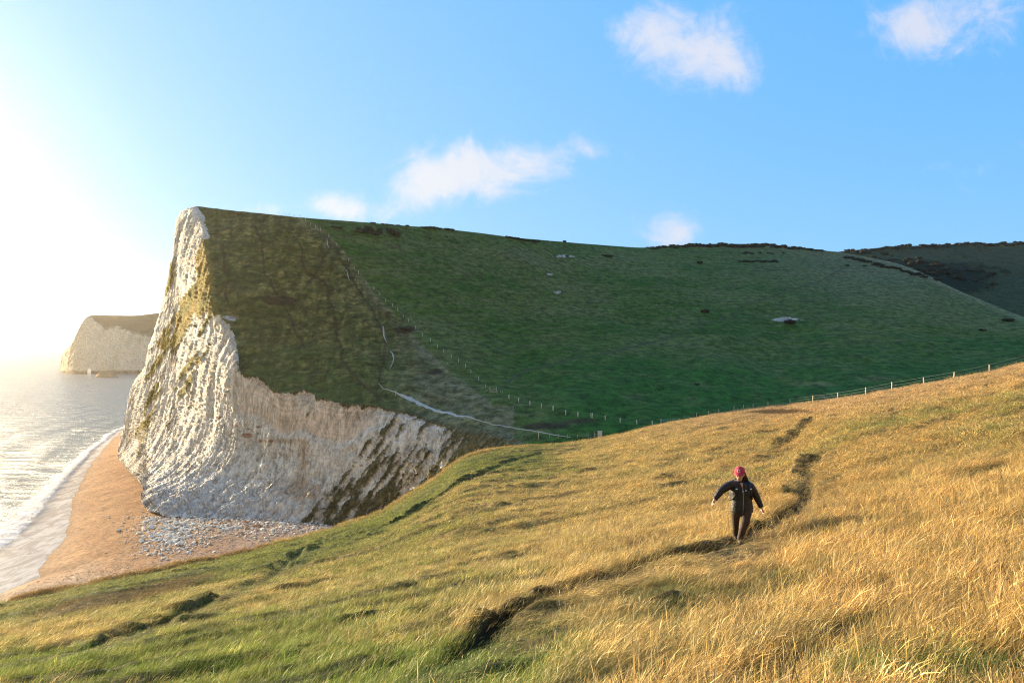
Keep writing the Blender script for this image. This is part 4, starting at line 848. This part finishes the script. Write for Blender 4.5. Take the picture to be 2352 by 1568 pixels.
V = []; Qd = []; src = [np.array([v.co[:] for v in rock_mesh(90+s, M_ROCK).vertices]) for s in range(1)]
cube = np.array([(-1,-1,-.6),(1,-1,-.5),(1,1,-.6),(-1,1,-.5),(-.6,-.7,.5),(.7,-.5,.6),(.5,.7,.5),(-.7,.6,.4)]); cf = [(0,3,2,1),(4,5,6,7),(0,1,5,4),(1,2,6,5),(2,3,7,6),(3,0,4,7)]
for i in range(5200):
    k = U(0, 1)
    if k < .42: px, py = random.gauss(388, 50), random.gauss(1224, 27)
    elif k < .62: px, py = random.gauss(470, 80), random.gauss(1200, 16)
    elif k < .85: px, py = U(345, 800), None
    else: px, py = U(500, 760), random.gauss(1212, 14)
    if py is None: py = base_y(px)+abs(random.gauss(0, 13))
    if not (240 < px < 810 and py < 1300 and (px > 320 or py > 1180)): continue
    q_ = np.array(beach_pt(px, py)); s = min(.5, random.lognormvariate(-2.1, .5)); a = U(0, 6.28); c = cube*(1+rng.normal(0, .18, cube.shape))*s; c = np.stack([c[:, 0]*math.cos(a)-c[:, 1]*math.sin(a), c[:, 0]*math.sin(a)+c[:, 1]*math.cos(a), c[:, 2]], 1)+q_+[0, 0, s*.2]
    b = len(V); V += list(c); Qd += [tuple(b+i_ for i_ in f) for f in cf]
tag(np_mesh('chalk_rubble', V, Qd, M_ROCK, smooth=False), 'small white chalk rubble spread between the boulders on the beach', 'rubble', kind='stuff')
for i in range(16):
    px, py = random.gauss(566, 22), random.gauss(1208, 12); q_ = beach_pt(px, py); o = MB().tube([(-U(.4, .9), 0, 0), (0, U(-.15, .15), .08), (U(.4, 1.0), U(-.1, .1), .03)], [.08, .13, .06], 6).build('driftwood', M_DRIFT, None, smooth=True)
    o.location = q_+Vector((0, 0, .1)); o.rotation_euler = (0, 0, U(-.35, .35)); tag(o, 'orange-brown piece of driftwood lying on the beach right of the white boulders', 'driftwood', 'driftwood pieces on the beach')
V = []; Qd = []
for i in range(5000):                        # loose shingle
    k = U(0, 1); px, py = (U(0, 300), U(1290, 1385)) if k < .45 else (U(150, 760), U(1120, 1300)); q_ = np.array(beach_pt(px, py))
    ii = int(np.clip((q_[0]-bx[0])/.8, 0, len(bx)-1)); jj = int(np.clip((q_[1]-by[0])/.8, 0, len(by)-1))
    if sd[ii, jj] < 3: continue
    s = U(.05, .13); c = cube*(1+rng.normal(0, .2, cube.shape))*s+q_; b = len(V); V += list(c); Qd += [tuple(b+i_ for i_ in f) for f in cf]
tag(np_mesh('shingle', V, Qd, simple('grey_pebbles', (.40, .32, .25), .8, .45, 1.3), smooth=False), 'loose pebbles scattered over the beach sand', 'pebbles', kind='stuff')
# sea stack below the far headland
o = MB(); o.loft([(0, 0, -6, 15, 9), (0, 0, 0, 13, 8), (-1, 0, 6, 11.5, 6), (0, 0, 12, 10, 5), (1, 0, 15.5, 7, 4), (2, 0, 17, 3, 2)], 20)
o = o.build('sea_stack', simple('stack_rock', (.26, .20, .14), .95, .3, .3, .5), None, smooth=True); q_ = pt(248, 866, 50*F/(866-HY)); o.location = q_
o.scale = (.95, 1, .55); tag(o, 'low brown sea stack standing in the water before the far headland', 'rock')
for v in o.data.vertices:
    k = 1+.16*math.sin(v.co.z*1.3+v.co.x)+.1*math.sin(v.co.x*2.1+v.co.y*3); v.co.x *= k; v.co.y *= k

# ---------------------------------------------------------------- the walker
gp_ = slope_at(1697, 1243); gp_[2] = -(1243-HY)/F*gp_[1]; sc_f = 171*gp_[1]/F/1.64
pr = empty('person', gp_); pr.scale = (sc_f,)*3
tag(pr, 'person in pink cap, black jacket and brown trousers walking along the trodden path, arms out', 'person')
mSkin = simple('skin', (.52, .30, .21), .55, .08, 6); mJack, t = new_mat('jacket_cloth'); tc = t.n('ShaderNodeTexCoord').outputs['Object']
p = t.n('ShaderNodeBsdfPrincipled', {'Base Color': t.mix(t.noise(tc, 3, 3), (.0055, .006, .009), (.011, .011, .014)), 'Roughness': .55, 'Sheen Weight': .05, 'Normal': t.n('ShaderNodeBump', {'Strength': .7, 'Distance': .03, 'Height': t.noise(tc, 9, 4, .6, .8)}).outputs[0]}); t.n('ShaderNodeOutputMaterial', {0: p.outputs[0]})
mPant, t = new_mat('trouser_cloth'); tc = t.n('ShaderNodeTexCoord').outputs['Object']
p = t.n('ShaderNodeBsdfPrincipled', {'Base Color': t.mix(t.noise(tc, 4, 3), (.040, .024, .019), (.058, .036, .028)), 'Roughness': .8, 'Normal': t.n('ShaderNodeBump', {'Strength': .6, 'Distance': .02, 'Height': t.noise(tc, 11, 4, .6, .6)}).outputs[0]}); t.n('ShaderNodeOutputMaterial', {0: p.outputs[0]})
mCap = simple('cap_cloth', (.46, .035, .075), .8, .12, 12, .3); mHair = simple('hair', (.022, .014, .010), .6, .4, 20, .6); mBlk = simple('black_nylon', (.012, .012, .014), .6, .3, 12, .3); mWht = simple('white_print', (.8, .8, .8), .6, .05)
HC = Vector((.0, -.06, 1.505)); HR = Matrix.Rotation(R(24), 3, 'X') @ Matrix.Identity(3); HT = Matrix.Rotation(R(-27), 3, 'Z') @ Matrix.Rotation(R(7), 3, 'X')
hd = lambda x, y, z: HC+HT @ (Vector((x, y, z))*1.13)   # head space: -y is the face
b = MB(); b.ell(HC, (.088, .110, .126), 24, 16, HT); b.ell(hd(0, -.045, -.062), (.062, .064, .078), 20, 12, HT); b.ell(hd(0, -.105, -.015), (.014, .022, .026), 10, 8, HT); b.ell(hd(0, -.062, -.105), (.03, .028, .022), 12, 8, HT)
for s in (-1, 1): b.ell(hd(s*.080, .005, -.015), (.012, .024, .033), 10, 8, HT); b.ell(hd(s*.035, -.075, -.03), (.024, .02, .02), 10, 8, HT)
b.ell(hd(0, -.098, -.062), (.024, .012, .008), 10, 6, HT)
b.tube([(.02, .02, 1.24), (.015, 0, 1.34), tuple(hd(0, .02, -.08))], [.062, .054, .052], 16)
b.loft([(.05, 0, .74, .15, .10), (.055, 0, .86, .15, .10), (.06, 0, 1.0, .13, .09), (.055, .01, 1.14, .15, .10), (.04, .01, 1.26, .13, .08), (.03, .01, 1.31, .06, .05)])
RA = [(-.13, .01, 1.275), (-.30, -.03, 1.205), (-.43, -.07, 1.12), (-.515, -.10, 1.02), (-.578, -.125, .945)]; LA = [(.20, .01, 1.27), (.31, .03, 1.14), (.395, .035, 1.00), (.45, .01, .86), (.497, -.02, .735)]
for A_ in (RA, LA): b.tube(A_, [.052, .044, .038, .034, .025], 14)
LB = [(-.02, 0, .80), (-.048, .07, .60), (-.032, .12, .45), (.005, .25, .24), (.025, .32, .03)]; LF = [(.13, 0, .80), (.125, -.09, .62), (.088, -.14, .45), (.030, -.12, .25), (-.01, -.10, .07)]
for A_ in (LB, LF): b.tube(A_, [.085, .075, .055, .05, .036], 16)
def hand(b, wr, dr, side, nrm):
    wr, dr, nrm = Vector(wr), Vector(dr).normalized(), Vector(nrm).normalized(); sd_ = dr.cross(nrm).normalized()
    b.tube([wr-dr*.02, wr+dr*.03, wr+dr*.065, wr+dr*.085], [(.022, .020), (.026, .018), (.037, .016), (.034, .014)], 14)
    b.ell(wr+dr*.052, (.030, .030, .030), 12, 8)
    for k, (o_, l_) in enumerate(((-.028, .066), (-.010, .076), (.009, .072), (.026, .056))):
        r0 = wr+dr*.078+sd_*o_*1.15; cu = .45+.12*k; p1 = r0+(dr*math.cos(cu*.5)+nrm*math.sin(cu*.5))*l_*.45; p2 = p1+(dr*math.cos(cu*1.7)+nrm*math.sin(cu*1.7))*l_*.32; p3 = p2+(dr*math.cos(cu*2.6)+nrm*math.sin(cu*2.6))*l_*.26
        b.tube([r0-dr*.02, r0, p1, p2, p3], [.010, .0098, .009, .0085, .007], 8)
    r0 = wr+dr*.025-sd_*.026*side; p1 = r0+(dr*.7-sd_*.6*side+nrm*.3)*.04; p2 = p1+(dr*.9-sd_*.1*side+nrm*.5)*.03; b.tube([r0+sd_*.012*side, r0, p1, p2], [.014, .013, .011, .009], 8)
hand(b, RA[-1], (-.42, -.2, -.85), 1, (.3, .1, -.35)); hand(b, LA[-1], (.25, -.15, -.95), -1, (-.8, -.35, -.15))
body = b.build('body', mSkin, pr, remesh=.0065, soft=3)
for s in (-1, 1):
    o = MB().ell(hd(s*.033, -.093, -.012), (.013, .007, .007), 10, 6, HT).build('eye', simple('eye_white', (.7, .68, .65), .3), pr, smooth=True)
MB().ell(hd(0, -.103, -.063), (.022, .008, .006), 10, 6, HT).build('lips', simple('lips', (.42, .14, .12), .5), pr, smooth=True)
# jacket: body and sleeves in one, open collar
b = MB(); b.loft([(.065, 0, .645, 0.221, 0.161), (.066, 0, .66, 0.240, 0.177), (.066, 0, .74, 0.246, 0.179), (.063, 0, .84, 0.235, 0.168), (.062, 0, .93, 0.221, 0.156), (.062, .005, 1.02, 0.225, 0.158), (.060, .008, 1.12, 0.235, 0.161), (.055, .01, 1.20, 0.232, 0.151), (.05, .01, 1.265, 0.205, 0.130), (.035, .01, 1.31, 0.130, 0.104), (.02, .01, 1.335, 0.081, 0.078)], 32)
sl = [.104, .094, .086, .078, .066, .055]
b.tube([(-.10, .01, 1.255), (-.24, -.02, 1.228), (-.345, -.045, 1.175), (-.43, -.07, 1.115), (-.51, -.10, 1.022), (-.568, -.12, .958)], sl, 16); b.tube([(.17, .01, 1.25), (.265, .02, 1.20), (.335, .035, 1.10), (.395, .035, .99), (.45, .01, .86), (.49, -.017, .755)], sl, 16)
for a_ in (.25, .45, .62, .78): 
    for A_ in (RA, LA):
        k = a_*(len(A_)-1); i0 = int(k); p_ = Vector(A_[i0]).lerp(Vector(A_[min(i0+1, 4)]), k-i0); b.ell(p_, (.085-.03*a_, .085-.03*a_, .080-.03*a_), 12, 8)
b.ell((.02, .10, 1.33), (.10, .06, .06), 16, 10)                       # folded hood behind the neck
for s in (-1, 1): b.tube([(.03+s*.075, .03, 1.33), (.025+s*.062, -.035, 1.33), (.03+s*.03, -.10, 1.27)], [(.02, .035), (.018, .035), (.014, .03)], 10)
jk = b.build('jacket', mJack, pr, remesh=.010, soft=4)
# open neck showing skin
MB().tube([(.018, -.105, 1.315), (.028, -.125, 1.265), (.034, -.142, 1.215)], [(.040, .012), (.026, .012), (.006, .008)], 12).build('neckline', mSkin, pr, smooth=True)
MB().tube([(.035, -.143, 1.20), (.045, -.158, 1.05), (.045, -.158, .90), (.035, -.172, .74), (.03, -.168, .655)], .0065, 6).build('zip', simple('zip_metal', (.35, .35, .36), .4, .1), jk, smooth=True)
b = MB(); [b.box((x, -.148-.004*0, z), (w_, .012, .010)) for x, z, w_ in ((.105, 1.165, .022), (.093, 1.147, .018), (.112, 1.147, .014), (.130, 1.145, .018))]; b.build('chest_print', mWht, jk)
MB().tube([(.066-.215, 0, .80), (.0, -.16, .80)], .004, 4).build('pocket_seam', mBlk, jk)
# trousers
b = MB(); b.loft([(.055, .005, .56, .10, .10), (.06, .005, .66, .19, .145), (.062, 0, .78, .195, .15), (.062, 0, .86, .18, .14)], 28)
b.tube([(-.03, 0, .74), (-.048, .06, .60), (-.032, .12, .45), (.005, .24, .25), (.025, .32, .08), (.03, .33, .04)], [.118, .105, .084, .070, .062, .058], 18); b.tube([(.135, -.01, .76), (.13, -.085, .62), (.095, -.14, .46), (.035, -.13, .28), (-.006, -.105, .10), (-.01, -.10, .06)], [.132, .122, .098, .078, .064, .060], 18)
b.build('trousers', mPant, pr, remesh=.010, soft=4)
for (x, y, z) in ((.03, .33, .0), (-.01, -.10, .03)):
    MB().tube([(x, y+.05, z+.08), (x, y+.05, z+.0), (x-.01, y-.02, z+.01), (x-.02, y-.12, z+.005), (x-.025, y-.18, z)], [.048, (.045, .045), (.045, .05), (.045, .035), (.03, .02)], 14).build('boot', simple('boot_leather', (.05, .035, .025), .7), pr, smooth=True)
# cap: crown, peak, button and badge
b = MB(); n_ = 28; b0 = len(b.V)
for i in range(10):
    th = math.pi*.5*i/9
    for k in range(n_): an = 2*math.pi*k/n_; b.V.append(tuple(hd(.098*math.cos(an)*math.cos(th), .118*math.sin(an)*math.cos(th)+.004, .042+.100*math.sin(th)**.9)))
for i in range(9):
    for k in range(n_): k2 = (k+1) % n_; b.F.append((i*n_+k, i*n_+k2, (i+1)*n_+k2, (i+1)*n_+k))
b.F.append(tuple(range(n_))[::-1]); cap = b.build('cap', mCap, pr, smooth=True)
b = MB(); m_ = 14
for j in range(6):
    for k in range(m_+1):
        an = math.pi*(1.14+.72*k/m_); f = j/5; b.V.append(tuple(hd(.098*math.cos(an)*(1-.08*f), .110*math.sin(an)-.095*f*math.sin(math.pi*k/m_)**.55, .044-.030*f-.018*(1-math.sin(math.pi*k/m_))*f)))
for j in range(5):
    for k in range(m_): a_ = j*(m_+1)+k; b.F.append((a_, a_+1, a_+m_+2, a_+m_+1))
pk = b.build('peak', mCap, cap, smooth=True); md = pk.modifiers.new('s', 'SOLIDIFY'); md.thickness = .006
MB().ell(hd(0, .004, .137), (.010, .010, .006), 10, 6, HT).build('button', mCap, cap, smooth=True)
b = MB(); cc = [hd(.022*math.cos(a_)+.0, -.108+.012*math.sin(a_)*.5, .085+.028*math.sin(a_)) for a_ in [2*math.pi*k/16 for k in range(17)]]; b.tube(cc, .0055, 6, False); b.build('badge', mWht, cap, smooth=True)
# hair: loose dark curls behind and to her left
b = MB(); b.ell(hd(0, .045, -.005), (.086, .075, .10), 20, 14, HT); r_ = random.Random(5)
for k in range(26):
    p0 = hd(r_.uniform(.02, .085), r_.uniform(.02, .09), r_.uniform(-.02, .02)); b.tube([p0, p0+Vector((.03, .02, -.07)), p0+Vector((r_.uniform(.02, .07), .03, -.13)), p0+Vector((r_.uniform(-.0, .07), .03, -.19))], [.018, .02, .017, .008], 7)
b.build('hair', mHair, pr, smooth=True)
# backpack with straps and buckles (its own thing)
bp = empty('backpack', gp_); bp.scale = (sc_f,)*3; tag(bp, 'black backpack worn by the walker, straps with white buckles over the jacket', 'backpack')
b = MB(); b.loft([(.06, .25, .80, .12, .07), (.06, .25, .84, .17, .10), (.06, .26, 1.0, .185, .12), (.06, .25, 1.18, .17, .11), (.05, .23, 1.30, .12, .08), (.05, .22, 1.33, .06, .05)], 24); b.build('pack_body', mBlk, bp, smooth=True, remesh=.012, soft=3)
for s, pts in ((-1, [(-.10, .16, 1.28), (-.115, .03, 1.345), (-.11, -.09, 1.28), (-.10, -.158, 1.16), (-.115, -.165, 1.05), (-.155, -.08, .95), (-.17, .08, .90)]), (1, [(.20, .16, 1.28), (.20, .03, 1.345), (.20, -.09, 1.28), (.195, -.158, 1.16), (.215, -.165, 1.05), (.26, -.08, .95), (.27, .08, .90)])):
    st_ = MB().tube(pts, [(.026, .009)]*len(pts), 10).build('shoulder_strap', mBlk, bp, smooth=True)
    MB().box((s*.155+.05, -.175, 1.195), (.040, .014, .018)).build('buckle', mWht, st_)
MB().tube([(-.10, -.172, 1.15), (.05, -.178, 1.14), (.20, -.172, 1.15)], [(.008, .006)]*3, 8).build('chest_strap', mBlk, bp, smooth=True)
MB().box((.03, -.186, 1.142), (.022, .012, .022)).build('buckle', mWht, bp)

# ---------------------------------------------------------------- sea air: one closed box of even haze round everything
if HAZE_DENSITY > 0:
    b = MB().box((0, 14000, 34), (60000, 60000, 174)); mh, t = new_mat('haze_air'); v = t.n('ShaderNodeVolumePrincipled', {'Color': (1.0, .90, .76, 1), 'Density': HAZE_DENSITY, 'Anisotropy': .75})
    o_ = t.n('ShaderNodeOutputMaterial'); t.t.links.new(v.outputs[0], o_.inputs['Volume']); tag(b.build('haze', mh), 'thin sea haze filling the air', 'haze', kind='stuff')
